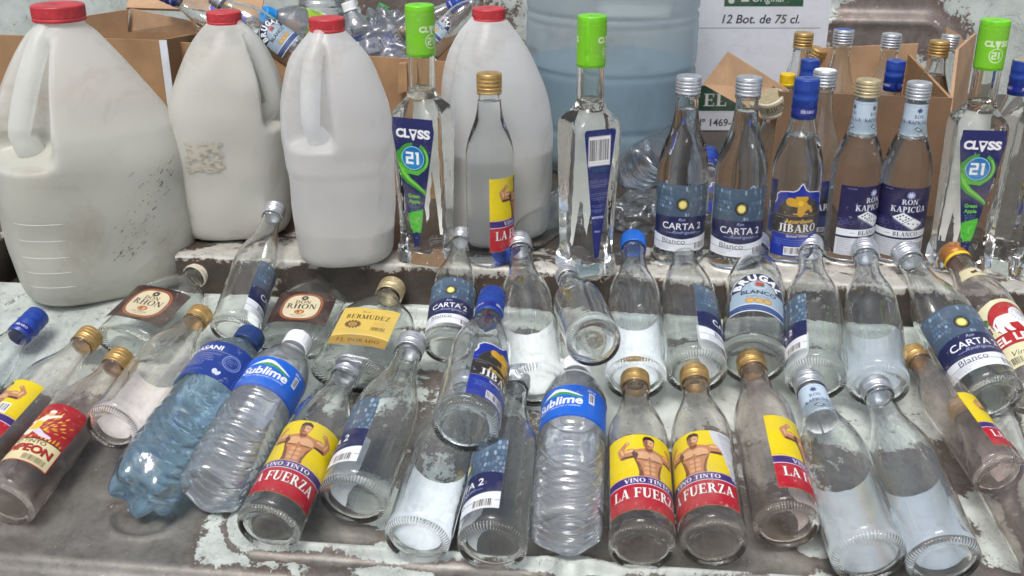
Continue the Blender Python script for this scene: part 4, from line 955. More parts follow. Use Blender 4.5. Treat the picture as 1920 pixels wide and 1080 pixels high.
# a design = (kind, label meshes [(part name, mesh)], cap mesh)
def cap_for(kind, style):
    r, z0, z1 = kind['cap']; kid = id(kind)
    def mk():
        if style in ('silver', 'gold', 'gold_pale', 'orange'): return cap_mesh('screw_cap', style, r, z0, z1, band=('yellow', z0 + .2, z0 + 4.2) if style == 'orange' else None)
        if style == 'silver_blue': return cap_mesh('screw_cap', 'silver', r, z0, z1, top_m='royal')
        if style == 'white_top': return cap_mesh('screw_cap', 'silver', r, z0, z1, top_m='white')
        if style == 'blue_short': return cap_mesh('screw_cap', 'bright_blue', r, z0, z1, 'plain')
        if style == 'sleeve':
            a = A(art_ring_text, 'JÍBARO', 92, 9, '#10248a', '#dfe5f4', 3, 3.6, 'serif', 17); return cap_mesh('screw_cap', 'royal', r, z0, z1, 'sleeve', art=a, art_z=z0 + 5.5)
        if style == 'sleeve_gold':
            a = A(art_ring_text, 'JÍBARO', 92, 9, '#10248a', '#dfe5f4', 3, 3.6, 'serif', 17); return cap_mesh('screw_cap', 'royal', r, z0, z1, 'sleeve', top_m='gold_pale', art=a, art_z=z0 + 5.5)
        if style == 'cream':
            a = A(art_ring_text, 'RHON', 96, 9, '#b9ac90', '#2c1e18', 3, 7.0, 'serif', 22); return cap_mesh('screw_cap', 'cream', r, z0, z1, 'plain', top_m='gold_pale', art=a, art_z=z0 + 8)
        if style == 'printed_silver':
            a = A(art_ring_text, 'ESPECIAL', 96, 8, '#9aa3b4', '#2c3c6c', 4, 3.0, 'serif', 18); return cap_mesh('screw_cap', 'silver', r, z0, z1, 'plain', art=a, art_z=z0 + 8)
    return cached(('cap', kid, style), mk)
GL = {}
def glass_for(kind, m, fill=None):
    return cached(('glass', id(kind), m, fill), lambda: bottle_glass(kind, m, fill).mesh('glass_body'))
LB = {
    'carta': lambda: [('paper_label', label_mesh('carta', A(art_carta), surf_round(CARTA, 19, ys=1.06)))],
    'fuerza': lambda: [('paper_label', label_mesh('fuerza', A(art_fuerza), surf_round(WINE, 20)))],
    'fuerza_foil': lambda: [('paper_label', label_mesh('fuerza_foil', A(art_fuerza), surf_round(WINE, 20), 'print_foil'))],
    'fuerza_torn': lambda: [('paper_label', label_mesh('fuerza_torn', A(art_fuerza, 'right'), surf_round(WINE, 20)))],
    'fuerza_old': lambda: [('paper_label', label_mesh('fuerza_old', A(art_fuerza_old), surf_round(WINE, 20)))],
    'campeon': lambda: [('paper_label', label_mesh('campeon', A(art_campeon), surf_round(WINE, 34)))],
    'jibaro': lambda: [('paper_label', label_mesh('jibaro', A(art_jibaro), surf_round(CARTA, 11, ys=1.17, xs=1.08)))],
    'jibaro_dark': lambda: [('paper_label', label_mesh('jibaro_dark', A(art_jibaro_dark), surf_round(CARTA, 18)))],
    'kapicua': lambda: [('paper_label', label_mesh('kapicua', A(art_kapicua), surf_round(CARTA, 11, ys=1.17, xs=1.08))), ('neck_sleeve', label_mesh('kap_sleeve', A(art_kapicua_sleeve), surf_neck(.0150, .164, 8, -.03)))],
    'kapicua_foil': lambda: [('paper_label', label_mesh('kapicua_foil', A(art_kapicua), surf_round(CARTA, 11, ys=1.17, xs=1.08), 'print_foil')), ('neck_sleeve', label_mesh('kap_sleeve_turned', A(art_kapicua_sleeve), surf_neck(.0150, .164, 180, -.03)))],
    'carta_foil': lambda: [('paper_label', label_mesh('carta_foil', A(art_carta), surf_round(CARTA, 22), 'print_foil'))],
    'brugal': lambda: [('paper_label', label_mesh('brugal', A(art_brugal), surf_round(BRU, 43)))],
    'leon': lambda: [('paper_label', label_mesh('leon', A(art_leon), surf_round(WINE, 22))), ('neck_label', label_mesh('leon_neck', A(art_leon_neck), surf_round(WINE, 158)))],
    'rhon': lambda: [('paper_label', label_mesh('rhon', A(art_rhon), surf_flask(21)))],
    'bermudez': lambda: [('paper_label', label_mesh('bermudez', A(art_bermudez), surf_flask(25)))],
    'none': lambda: [],
}
def bottle(name, label, kind, mtx, lab, cap, gl, fill=None, group=None, cat='bottle'):
    o = root(name, label, cat, mtx, group)
    part('glass_body', glass_for(kind, gl, fill), o); part('screw_cap', cap_for(kind, cap), o)
    for nm, me in LB[lab](): part(nm, me, o)
    return o
LOG = []
def lie(cap, base, kind_H, Rr, roll=0, lift=0.0, lift2=None, lo=.80, hi=1.04, who='', force=None, capz=None):
    """a thing lying on the tailgate: base and cap seen at these pixels of the photograph"""
    s = 1.0
    for _ in range(3):
        B = hit(*base, G_P0 + G_N * (Rr * s * mm + lift), G_N); K = hit(*cap, G_P0 + G_N * (Rr * s * mm + (lift if lift2 is None else lift2)), G_N)
        if capz is not None: K = hit(*cap, Vector((0, 0, capz)), Z3)
        s = (K - B).length / (kind_H * mm); LOG.append((who, round(s, 3))) if _ == 2 else None
        s = min(max(s, lo), hi)
        if force: s = force
    z = (K - B).normalized(); y = -(G_N - z * G_N.dot(z)).normalized(); x = y.cross(z)
    m = Matrix((x, y, z)).transposed().to_4x4(); B = B + z * max(0, (K - B).length - s * kind_H * mm) * .5
    return Matrix.Translation(B) @ m @ Matrix.Rotation(R(roll), 4, 'Z') @ Matrix.Scale(s, 4)
def tipped(cap, base, kind, lift, roll=0, s=1.0):
    K = hit(*cap, Vector((0, 0, lift)), Z3); d = ray(*base).normalized(); w = K - CAM; b_ = w.dot(d); L_ = kind['H'] * mm * s
    B = CAM + d * (b_ - math.sqrt(max(0, L_**2 - (w.length_squared - b_ * b_)))); z = (K - B).normalized()
    y = -(Z3 - z * Z3.dot(z)).normalized(); x = y.cross(z)
    return Matrix.Translation(B) @ Matrix((x, y, z)).transposed().to_4x4() @ Matrix.Rotation(R(roll), 4, 'Z') @ Matrix.Scale(s, 4)
def stand(px, pyb, pyt, kind_H, roll=0, z0=0.0, who=''):
    B = hit(px, pyb, Vector((0, 0, z0)), Z3)
    lo, hi = 0, .6
    for _ in range(40):
        md = (lo + hi) / 2
        if proj(B + Z3 * md)[1] > pyt: lo = md
        else: hi = md
    s = md / (kind_H * mm); LOG.append((who, round(s, 3)))
    return Matrix.Translation(B) @ Matrix.Rotation(R(roll), 4, 'Z') @ Matrix.Scale(s, 4)
def free(capP, baseP, kind_H, roll=0, who='', s=None):
    K, B = Vector(capP), Vector(baseP); z = (K - B).normalized(); up = Vector((0, -.5, .85)); y = -(up - z * up.dot(z)).normalized(); x = y.cross(z)
    s = s or (K - B).length / (kind_H * mm); LOG.append((who, round(s, 3)))
    return Matrix.Translation(B) @ Matrix((x, y, z)).transposed().to_4x4() @ Matrix.Rotation(R(roll), 4, 'Z') @ Matrix.Scale(s, 4)

# ---- square decanter-like bottle: a tapering face flanked by long slanted facets
CLASS_H = 312
def class_glass():
    def mk():
        seg = 128; th = np.linspace(0, 2*np.pi, seg, endpoint=False)
        def sec_oct(half, w, rc):
            def f(th, rx, ry, z):
                r = np.full(th.shape, 1e9)
                for k in range(4): r = np.minimum(r, half / np.maximum(np.cos(th - k*np.pi/2), 1e-3))
                for k in range(4): r = np.minimum(r, ((half + w) / math.sqrt(2)) / np.maximum(np.cos(th - np.pi/4 - k*np.pi/2), 1e-3))
                for k in range(8): pass
                r = np.minimum(r, rc); return r * np.cos(th), r * np.sin(th)
            return f
        # (half, face half width, round limit, z)
        rows = [(25, 23, 32, 0.4), (28.6, 26, 37, 0), (29.8, 27, 38.6, 1.4), (30, 27.2, 38.9, 5), (30, 26.5, 38.7, 14), (29.8, 22, 38.4, 20), (29.4, 17, 38, 27), (29.3, 15, 38, 34)]
        for k in range(1, 12): t = k / 12; rows.append((29.3 + .6*t, 15 + 11*t, 38 + .6*t, 34 + 144*t))
        rows += [(30, 26.5, 38.6, 180), (30, 26.5, 38.4, 184), (29.7, 26.2, 37.4, 188), (28.7, 25.4, 35, 191.5), (26.6, 24, 31.4, 195), (23.4, 21.5, 27, 198.5), (20.5, 19.4, 23.4, 201.5), (18.6, 18, 20.4, 204.5), (18.0, 18, 18.4, 207), (17.9, 18, 17.9, 210), (16.6, 18, 16.6, 212.5), (16.2, 18, 16.2, 216), (16.0, 18, 16.0, 235), (15.8, 18, 15.8, 256), (15.6, 18, 15.6, 300)]
        V = []; 
        for half, w, rc, z in rows:
            x, y = sec_oct(half * mm, w * mm, rc * mm)(th, 0, 0, 0); V.append(np.stack([x, y, np.full(seg, z * mm)], 1))
        inner = [(12.6, 300), (12.4, 256), (12.4, 222), (12.2, 216), (10.5, 214.6), (.1, 214.2)]
        for r, z in inner: V.append(np.stack([r*mm*np.cos(th), r*mm*np.sin(th), np.full(seg, z*mm)], 1))
        a = np.arange(seg); b = (a + 1) % seg; n = len(V); F = []
        for i in range(n - 1): F += np.stack([a + i*seg, b + i*seg, b + (i+1)*seg, a + (i+1)*seg], 1).tolist()
        F.append(list(range(seg))[::-1]); F.append([(n-1)*seg + k for k in range(seg)])
        mb = MB(); mb.add(np.concatenate(V), F, 'glass_class'); return mb.mesh('glass_body', 24)
    return cached('class_glass', mk)
def class_cap():
    def mk():
        return cap_mesh('screw_cap', 'lime', 16.8, 254, 312, 'plain2', art=A(art_class_cap), art_z=257)
    return cached('class_cap', mk)
def class_bottle(label, mtx, cap_turn=0, group='green capped square bottles'):
    o = root('liquor_bottle', label, 'bottle', mtx, group)
    part('glass_body', class_glass(), o); cp = part('screw_cap', class_cap(), o); cp.rotation_euler = (0, 0, R(cap_turn))
    flat = lambda side: (lambda X, Y: (X * side * 1.08, -(.0303 + 0 * X) * side, .025 + Y * 1.07))
    front = label_mesh('class_front', A(art_class), flat(1)); rear = label_mesh('class_rear', A(art_class_back), flat(-1))
    part('paper_label', front, o); part('back_label', rear, o)
    return o
# ---- thin plastic water bottles
def pet_mesh(key, prof, m, petal=0, crumple=0.0, ribs=None, seed=1):
    def mk():
        seg = 96; P0 = np.array(catmull(prof, 6)); P = [P0[0]]
        for q in P0[1:]:
            n_ = max(1, int(abs(q[1] - P[-1][1]) / 1.1)); q0 = P[-1]; P += [q0 + (q - q0) * (k + 1) / n_ for k in range(n_)]
        th = np.linspace(0, 2*np.pi, seg, endpoint=False); V = []
        for r, z in P:
            rr_ = np.full(seg, r)
            if ribs and ribs[0] < z < ribs[1]: rr_ = rr_ - ribs[3] * (.5 + .5*np.cos(2*np.pi*(z - ribs[0]) / ribs[2])) * (1 + .5*np.sin(th*3 + z*.3))
            if petal and z < 24: rr_ = rr_ * (1 - petal * (1 - z/24)**.7 * (.5 + .5*np.cos(5*th)))
            if crumple: 
                w = min(1, max(0, (z - 10) / 40)) * min(1, max(0, (190 - z) / 60)); rr_ = rr_ * (1 + crumple * w * (np.sin(2*th + z*.035 + seed) * .6 + np.sin(3*th - z*.07 + seed*2) * .4 + .35*np.sin(5*th + z*.16)))
            V.append(np.stack([rr_*np.cos(th), rr_*np.sin(th), np.full(seg, z) + (petal * 22 * (1 - z/24) * (.5 + .5*np.cos(5*th)) * (r > 8) if petal and z < 24 else 0)], 1) * mm)
        n = len(V); a = np.arange(seg); b = (a + 1) % seg; F = []
        for i in range(n - 1): F += np.stack([a + i*seg, b + i*seg, b + (i+1)*seg, a + (i+1)*seg], 1).tolist()
        F.append(list(range(seg))[::-1]); mb = MB(); mb.add(np.concatenate(V), F, m); return mb.mesh('plastic_body')
    return cached(key, mk)
SUBP = [(.5, 5), (12, 4), (22, .6), (27, 0), (31, 3), (32.5, 10), (32.5, 22), (32.5, 60), (32.5, 110), (32.5, 114), (31.6, 116), (31.6, 158), (32.3, 160), (31.5, 168), (27.5, 182), (20, 196), (14, 205), (12.5, 209), (12.5, 224)]
DASP = [(.5, 8), (10, 6), (22, .5), (28, .3), (32.5, 8), (34, 22), (34, 60), (33.5, 120), (33.5, 176), (31, 188), (25, 202), (17, 213), (13.6, 219), (13.2, 236)]
def pet_bottle(name, label, mtx, design, group=None, roll_art=0):
    o = root(name, label, 'water bottle', mtx, group)
    if design == 'sublime':
        part('plastic_body', pet_mesh('sub', SUBP, 'pet', .06, .003, (14, 112, 9.2, 2.3)), o)
        part('wrap_label', label_mesh('sublime', A(art_sublime), surf_plain(.0320, .115)), o)
        part('screw_cap', cached('subcap', lambda: cap_mesh('screw_cap', 'white', 14.6, 209, 228, 'pet')), o)
    elif design == 'dasani':
        part('plastic_body', pet_mesh('das', DASP, 'pet_blue', .22, .034, (30, 118, 13, 1.0), 4), o)
        part('wrap_label', label_mesh('dasani', A(art_dasani), surf_plain(.0352, .132)), o)
        part('screw_cap', cached('dascap', lambda: cap_mesh('screw_cap', 'navy', 15.2, 219, 238, 'pet')), o)
    else:                                                          # design = (material, cap material, label art or None)
        gm, cm, art = design
        part('plastic_body', pet_mesh(('sub', gm), SUBP, gm, .12, .03, (16, 112, 9.6, 1.5), 3), o)
        if art: part('wrap_label', label_mesh(('pw', art.__name__), A(art), surf_plain(.0320, .115)), o)
        part('screw_cap', cached(('pc', cm), lambda: cap_mesh('screw_cap', cm, 14.6, 209, 228, 'pet')), o)
    return o
def surf_plain(r, z0): return lambda X, Y: (r * np.sin(X / r), -r * np.cos(X / r), z0 + Y)

# ---- milky jugs: rounded-square body, conical shoulder pinched in behind a loop handle
def jug(label, mtx, H, prof, nexp, hang, body_m, liq_m, level, cap_r, twist=0, patch=None, depth=.9, liquid_k=.985, off=.035, win=26, marks=()):
    """H metres; prof: (half width / H, z / H); hang: direction of the handle, degrees from the front"""
    o = root('plastic_jug', label, 'jug', mtx, 'milky plastic jugs with red caps')
    P = np.array(catmull([(a * 1000, b * 1000) for a, b in prof], 6)) / 1000
    tw = R(twist); ha = R(hang - 90)
    z_lo, z_hi = .50, .925
    def shift(zf): t = min(1, max(0, (zf - .42) / .5)); t = t*t*(3 - 2*t) * off * H; return t * math.cos(ha), t * math.sin(ha)
    def rad(th, r, zf):
        k = np.clip((r - .10) / .12, 0, 1); n = 2 + (nexp - 2) * k
        t = th - tw; q = (np.abs(np.cos(t))**n + np.abs(np.sin(t) / depth)**n)**(-1 / n)
        rr = r * q
        d = np.abs((th - ha + np.pi) % (2*np.pi) - np.pi)
        w = np.clip((zf - z_lo) / .07, 0, 1) * np.clip((z_hi - zf) / .07, 0, 1); w = w*w*(3 - 2*w)
        g = np.exp(-(d / R(win))**7)
        dent = 1 + .006 * np.sin(3*th + zf*9 + H*40) + .005 * np.sin(5*th - zf*17 + H*90) + .004 * np.sin(2*th + zf*31)
        return rr * dent * (1 - .50 * w * g)
    seg = 168; th = np.linspace(0, 2*np.pi, seg, endpoint=False)
    V = []
    for r, zf in P: rr = rad(th, r, zf) * H; sx_, sy_ = shift(zf); V.append(np.stack([rr*np.cos(th) + sx_, rr*np.sin(th) + sy_, np.full(seg, zf*H)], 1))
    n = len(V); a = np.arange(seg); b = (a + 1) % seg; F = []
    for i in range(n - 1): F += np.stack([a + i*seg, b + i*seg, b + (i+1)*seg, a + (i+1)*seg], 1).tolist()
    F.append(list(range(seg))[::-1]); mb = MB(); mb.add(np.concatenate(V), F, body_m)
    part('milky_body', mb.mesh('milky_body'), o)
    # handle follows the outline the shoulder would have had
    rz = lambda zf: float(np.interp(zf, P[:, 1], P[:, 0])); pts = []; rads = []
    K = 22
    for k in range(K):
        t = k / (K - 1); zf = .955 - t * (.955 - .525); r = rz(min(zf, .93)) - .030
        if t < .10: r = rz(.95) * .55 + (rz(.93) - .02) * (t / .1) * .45
        if t > .80: r = r - ((t - .80) / .20)**1.5 * .085
        sx_, sy_ = shift(zf); pts.append((r * H * math.cos(ha) + sx_, r * H * math.sin(ha) + sy_, zf * H)); rads.append(H * (.030 + .008 * math.sin(math.pi * t) + (.010 if t > .9 else 0)))
    mb = MB(); tube(mb, pts, rads, body_m, 16, 1.05); part('loop_handle', mb.mesh('loop_handle'), o)
    # what is left inside
    V = []; sel = [(r, zf) for r, zf in P if zf < level]; sel += [(float(np.interp(level, P[:, 1], P[:, 0])), level)]
    for r, zf in sel:
        if zf < .012: zf = zf + .006
        rr = rad(th, r, zf) * H * liquid_k; sx_, sy_ = shift(zf); V.append(np.stack([rr*np.cos(th) + sx_, rr*np.sin(th) + sy_, np.full(seg, zf*H)], 1))
    n = len(V); F = []
    for i in range(n - 1): F += np.stack([a + i*seg, b + i*seg, b + (i+1)*seg, a + (i+1)*seg], 1).tolist()
    F.append(list(range(seg))[::-1]); F.append([(n-1)*seg + k for k in range(seg)]); mb = MB(); mb.add(np.concatenate(V), F, liq_m); part('liquid', mb.mesh('liquid', 40), o)
    rc = cap_r * H * 1000; zc = H * 1000
    cp = part('screw_cap', cap_mesh('screw_cap', 'red', rc, zc * .948, zc, 'pet'), o); cp.location = (*shift(1), 0)
    for zm in marks:                                                # moulded measuring lines
        q = []
        for k in range(9):
            t = R(hang - 90 + 2 + k * 3.4); r0 = float(rad(np.array([t]), float(np.interp(zm, P[:, 1], P[:, 0])), zm)[0]) * H - .0002; q.append((r0 * math.cos(t), r0 * math.sin(t), zm * H))
        mb = MB(); tube(mb, q, .0006, body_m, 8); part('measuring_line', mb.mesh('measuring_line'), o)
    if patch:
        pw, ph, pz, pa, seed, paper = patch
        def sf(X, Y):
            z = pz * H + Y; zf = z / H; r0 = np.interp(zf, P[:, 1], P[:, 0]); t = R(pa - 90) + X / (float(r0.mean()) * H)
            rr = np.empty_like(X)
            for j in range(X.shape[0]): rr[j] = rad(t[j], r0[j, 0], float(zf[j, 0])) * H + .0006
            return rr * np.cos(t), rr * np.sin(t), z
        mb = MB(); art_old_patch(pw, ph, seed, paper).build(mb, sf); part('worn_label', mb.mesh('worn_label'), o)
    return o

# ================================================================== the jugs
def stand_h(px, pyb, pyt, z0=0.0):
    m = stand(px, pyb, pyt, 1000, 0, z0); s = m.to_scale()[0]; t = m.to_translation(); return Matrix.Translation(t), s
m, H = stand_h(205, 520, 5, -.058)
jug('largest milky jug at far left with its handle facing forward, half full of cloudy liquid', m, H,
    [(.02, .012), (.22, .004), (.268, .012), (.294, .04), (.310, .10), (.322, .25), (.328, .42), (.324, .50), (.310, .56), (.286, .62), (.250, .69), (.204, .77), (.152, .85), (.112, .905), (.085, .93), (.076, .945), (.072, .955), (.072, .985)], 3.4, -27, 'jug', 'liquid', .60, .086, 28, (84, 124, .15, 48, 3, False), .96, marks=(.10, .155, .21, .27, .33))
m, H = stand_h(448, 425, 20)
jug('milky jug with a torn cream label patch, its handle on the right', m, H,
    [(.02, .012), (.18, .004), (.225, .012), (.245, .04), (.258, .12), (.264, .30), (.266, .44), (.262, .52), (.252, .60), (.228, .70), (.192, .79), (.148, .87), (.104, .925), (.082, .945), (.070, .955), (.070, .985)], 2.8, 78, 'jug', 'liquid_pale', .86, .074, 10, (46, 38, .34, -10, 5, True), .95)
m, H = stand_h(650, 478, 30)
jug('slim white jug between the patched jug and a green capped bottle, nearly empty', m, H,
    [(.02, .012), (.15, .004), (.183, .014), (.197, .04), (.204, .10), (.212, .22), (.216, .38), (.222, .42), (.222, .47), (.226, .52), (.222, .58), (.212, .66), (.190, .75), (.156, .84), (.112, .90), (.086, .93), (.074, .945), (.066, .955), (.066, .985)], 2.7, -22, 'jug_white', 'liquid_pale', .145, .069, 14, None, .95)
m, H = stand_h(934, 432, 14)
jug('white jug with a red cap standing behind the small wine bottle, handle on the left', m, H,
    [(.02, .012), (.17, .004), (.208, .014), (.222, .04), (.230, .12), (.236, .30), (.238, .44), (.236, .54), (.228, .62), (.208, .71), (.176, .80), (.134, .875), (.098, .925), (.082, .945), (.070, .955), (.070, .985)], 2.6, -82, 'jug_white', 'liquid_pale', .40, .070, 12, None, .95)

# ================================================================== standing row
class_bottle('square bottle with lime green cap between the slim white jug and small wine bottle', stand(802, 482, 8, CLASS_H, -20, who='S1'), -15)
bottle('wine_bottle', 'small gold capped bottle of clear liquid with strongman label turned to the right', WINE, stand(920, 486, 138, WINE['H'], 80, who='S2'), 'fuerza', 'gold', 'glass_solid', 196, 'strongman label bottles')
class_bottle('square bottle with lime green cap turned to show its barcode back label', stand(1097, 503, 28, CLASS_H, 202, who='S3'), -43)
bottle('rum_bottle', 'silver capped full bottle with sun label, left one of the upright pair', CARTA, stand(1270, 482, 143, CARTA['H'], -3, who='S4'), 'carta', 'silver', 'glass_solid', 190, 'sun label rum bottles')
bottle('rum_bottle', 'silver capped full bottle with sun label, right one of the upright pair', CARTA, stand(1375, 492, 145, CARTA['H'], -3, who='S5'), 'carta', 'silver', 'glass_solid', 190, 'sun label rum bottles')
bottle('liquor_bottle', 'upright bottle with a royal blue sleeve cap and scalloped blue and black label', JIB, stand(1478, 480, 148, JIB['H'], 0, who='S6'), 'jibaro', 'sleeve', 'glass_solid', 160, 'blue sleeve capped bottles')
bottle('liquor_bottle', 'bottle with a flat white topped cap half hidden behind the blue sleeve capped one', CARTA, stand(1512, 446, 132, CARTA['H'], 6, who='S7'), 'jibaro_dark', 'white_top', 'glass', None)
bottle('rum_bottle', 'gold capped bottle with a domino label and white neck sleeve', CARTA, stand(1586, 478, 150, CARTA['H'], 27, who='S8'), 'kapicua', 'gold_pale', 'glass_solid', 160, 'domino label bottles')
bottle('rum_bottle', 'upright silver capped bottle with a domino label and white neck sleeve', CARTA, stand(1676, 480, 155, CARTA['H'], -6, who='S9'), 'kapicua', 'silver', 'glass_solid', 160, 'domino label bottles')
class_bottle('square bottle with lime green cap at the right end of the row, label facing forward', stand(1788, 496, 36, CLASS_H, -6, who='S10'), 92)
class_bottle('square bottle cut off by the right edge of the photo', stand(1893, 500, 20, CLASS_H, 24, who='S11'))
bottle('liquor_bottle', 'blue sleeved bottle with gold cap top behind the square bottle at far right', JIB, stand(1866, 405, 114, JIB['H'], 20, who='S12'), 'jibaro', 'sleeve_gold', 'glass', None, 'blue sleeve capped bottles')

# ================================================================== bottles lying on the tailgate
def L(name, label, kind, cap, base, roll, lab, capst, gl, lift=0, lift2=None, group=None, who='', force=None, capz=None, lo=.80):
    return bottle(name, label, kind, lie(cap, base, kind['H'], kind['R'], roll, lift, lift2, lo=lo, who=who, force=force, capz=capz), lab, capst, gl, None, group)
SUN = 'sun label rum bottles'; FZ = 'strongman label bottles'
L('liquor_bottle', 'lying bottle with royal blue sleeve cap at the left edge below the largest jug', JIB, (72, 592), (-150, 815), 20, 'jibaro', 'sleeve', 'glass_blue', group='blue sleeve capped bottles', who='L1')
L('wine_bottle', 'lying gold capped bottle with half of a strongman label at the left edge', WINE, (172, 628), (-58, 884), -36, 'fuerza_old', 'gold', 'glass_dusty', group=FZ, who='L2')
L('wine_bottle', 'lying pink stained bottle with red and yellow champion label in the lower left corner', WINE, (230, 668), (8, 950), -14, 'campeon', 'gold', 'glass_pink', who='L3')
L('wine_bottle', 'dusty gold capped bottle showing the white back of its label, lying across the champion bottle', WINE, (378, 588), (206, 806), 180, 'fuerza', 'gold', 'glass_dusty', .030, .012, FZ, 'L4')
L('flask_bottle', 'flat flask with a dark oval label and cream cap beside the largest jug', FLASK, (380, 503), (235, 648), 0, 'rhon', 'cream', 'glass', group='dark label flasks', who='L5')
L('rum_bottle', 'lying bottle with its label on the far side, between the two dark label flasks', CARTA, (514, 398), (437, 624), 108, 'carta', 'silver', 'glass', .006, .03, SUN, who='L6', capz=.041, force=.86)
L('flask_bottle', 'flat flask with a dark oval label and cream cap below the slim white jug', FLASK, (612, 510), (548, 652), 0, 'rhon', 'cream', 'glass', group='dark label flasks', who='L7')
L('flask_bottle', 'flat flask with a yellow label', FLASK, (738, 535), (655, 712), 0, 'bermudez', 'gold_pale', 'glass', who='L8')
pet_bottle('water_bottle', 'crushed pale blue water bottle with navy cap and dark blue wrap label', lie((474, 626), (254, 938), 238, 34, 0, who='L9'), 'dasani')
pet_bottle('water_bottle', 'ribbed clear water bottle with blue wrap label lying beside the crushed pale blue one', lie((562, 636), (392, 925), 228, 32.5, 5, who='L10'), 'sublime', 'ribbed water bottles')
L('wine_bottle', 'lying silver capped bottle with strongman label facing up', WINE, (660, 680), (497, 1002), 4, 'fuerza', 'silver', 'glass', group=FZ, who='L11')
L('rum_bottle', 'lying bottle beside the silver capped strongman one, sun label turned to its left side', CARTA, (778, 630), (655, 955), -74, 'carta', 'silver', 'glass', group=SUN, who='L12')
L('rum_bottle', 'lying bottle with a plain white label back, its neck under the blue capped bottle', CARTA, (872, 715), (780, 1018), 180, 'carta', 'silver', 'glass_blue', group=SUN, who='L13')
L('liquor_bottle', 'bottle with blue sleeve cap lying on top of the front row bottles', JIB, (924, 556), (872, 802), 62, 'jibaro', 'sleeve', 'glass_blue', .050, .030, 'blue sleeve capped bottles', 'L14')
L('rum_bottle', 'lying silver capped bottle, sun label facing up, below the first square bottle', CARTA, (865, 438), (838, 655), 2, 'carta', 'silver', 'glass', .004, .03, SUN, who='L15', capz=.022)
L('rum_bottle', 'silver capped bottle with a white label back, directly below the small wine bottle', CARTA, (972, 450), (1006, 728), 180, 'carta', 'silver', 'glass', .002, .02, SUN, who='L16', capz=.022)
bottle('rum_bottle', 'bottle tipped up so its round base faces the viewer, propped on its neighbours', CARTA, tipped((1062, 516), (1114, 642), CARTA, .020, 0, .84), 'none', 'white_top', 'glass')
L('rum_bottle', 'lying bottle with a bright blue cap and white label back', CARTA, (1187, 448), (1192, 715), 175, 'carta', 'blue_short', 'glass_blue', .003, .02, SUN, who='L18', capz=.022)
L('rum_bottle', 'lying silver capped bottle with half a sun label on its right side', CARTA, (1277, 442), (1306, 702), 82, 'carta', 'silver', 'glass', .003, .022, SUN, who='L19', capz=.022)
L('rum_bottle', 'broad bottle with an arched blue grey label and printed silver cap', BRU, (1418, 445), (1411, 690), 3, 'brugal', 'printed_silver', 'glass', .003, .02, None, who='L20', capz=.022)
L('rum_bottle', 'bottle with a strip of sun label on its left, right of the arched label bottle', CARTA, (1519, 455), (1530, 716), -100, 'carta', 'silver', 'glass', .002, .02, SUN, who='L21', capz=.022)
L('rum_bottle', 'lying silver capped bottle with a shiny silver label back, in the row nearest the jugs', CARTA, (1621, 462), (1647, 728), 178, 'carta_foil', 'silver', 'glass_blue', .002, .02, SUN, who='L22', capz=.022)
L('rum_bottle', 'slanting silver capped bottle with sun label facing up, near the right edge', CARTA, (1694, 470), (1862, 752), -8, 'carta', 'silver', 'glass', .002, .015, SUN, who='L23', capz=.022)
L('wine_bottle', 'bottle with orange and yellow cap and a white lion label at the right edge', WINE, (1784, 470), (1948, 745), 4, 'leon', 'orange', 'glass_pink', .002, .015, None, who='L24', capz=.022)
L('rum_bottle', 'front row bottle with sun label on its left side, under the blue capped bottle', CARTA, (968, 706), (922, 1030), -68, 'carta', 'silver', 'glass', group=SUN, who='L25')
pet_bottle('water_bottle', 'ribbed clear water bottle with blue wrap label in the middle of the front row', lie((1082, 682), (1060, 1003), 228, 32.5, -28, who='L26'), 'sublime', 'ribbed water bottles')
L('wine_bottle', 'gold capped bottle with strongman label, left one of the touching pair', WINE, (1190, 700), (1204, 1037), 14, 'fuerza', 'gold', 'glass_dusty', group=FZ, who='L27')
L('wine_bottle', 'gold capped bottle with torn strongman label, right one of the touching pair', WINE, (1300, 690), (1340, 1033), -28, 'fuerza_torn', 'gold', 'glass_dusty', group=FZ, who='L28')
L('wine_bottle', 'dusty gold capped bottle with half a strongman label, right of the torn label one', WINE, (1405, 665), (1478, 1000), 66, 'fuerza', 'gold', 'glass_pink', group=FZ, who='L29')
L('rum_bottle', 'lying bottle with white neck sleeve and silver label back in the front row', CARTA, (1512, 708), (1632, 1052), 168, 'kapicua_foil', 'silver', 'glass', group='domino label bottles', who='L30')
L('rum_bottle', 'silver capped bottle with a broad silver label back in the front row', CARTA, (1638, 718), (1772, 1058), 178, 'carta_foil', 'silver', 'glass_blue', group=SUN, who='L31')
L('wine_bottle', 'gold capped dusty bottle with strongman label on its right side, near the right edge', WINE, (1710, 660), (1876, 895), 74, 'fuerza', 'gold', 'glass_pink', .012, .004, FZ, 'L32')
L('wine_bottle', 'pinkish bottle cut off by the lower right corner', WINE, (1800, 760), (1985, 1075), 180, 'none', 'gold', 'glass_pink', 0, None, FZ, 'L33')

# ================================================================== behind the row: barrel, cartons, boxes and what is in them
def P3(px, py, Y): return at(px, py, Y)
def zat(py, Y):
    v_ = (py - 540) / FPX; return CAM_Z - Y * (SP + v_ * CP) / (CP - v_ * SP)
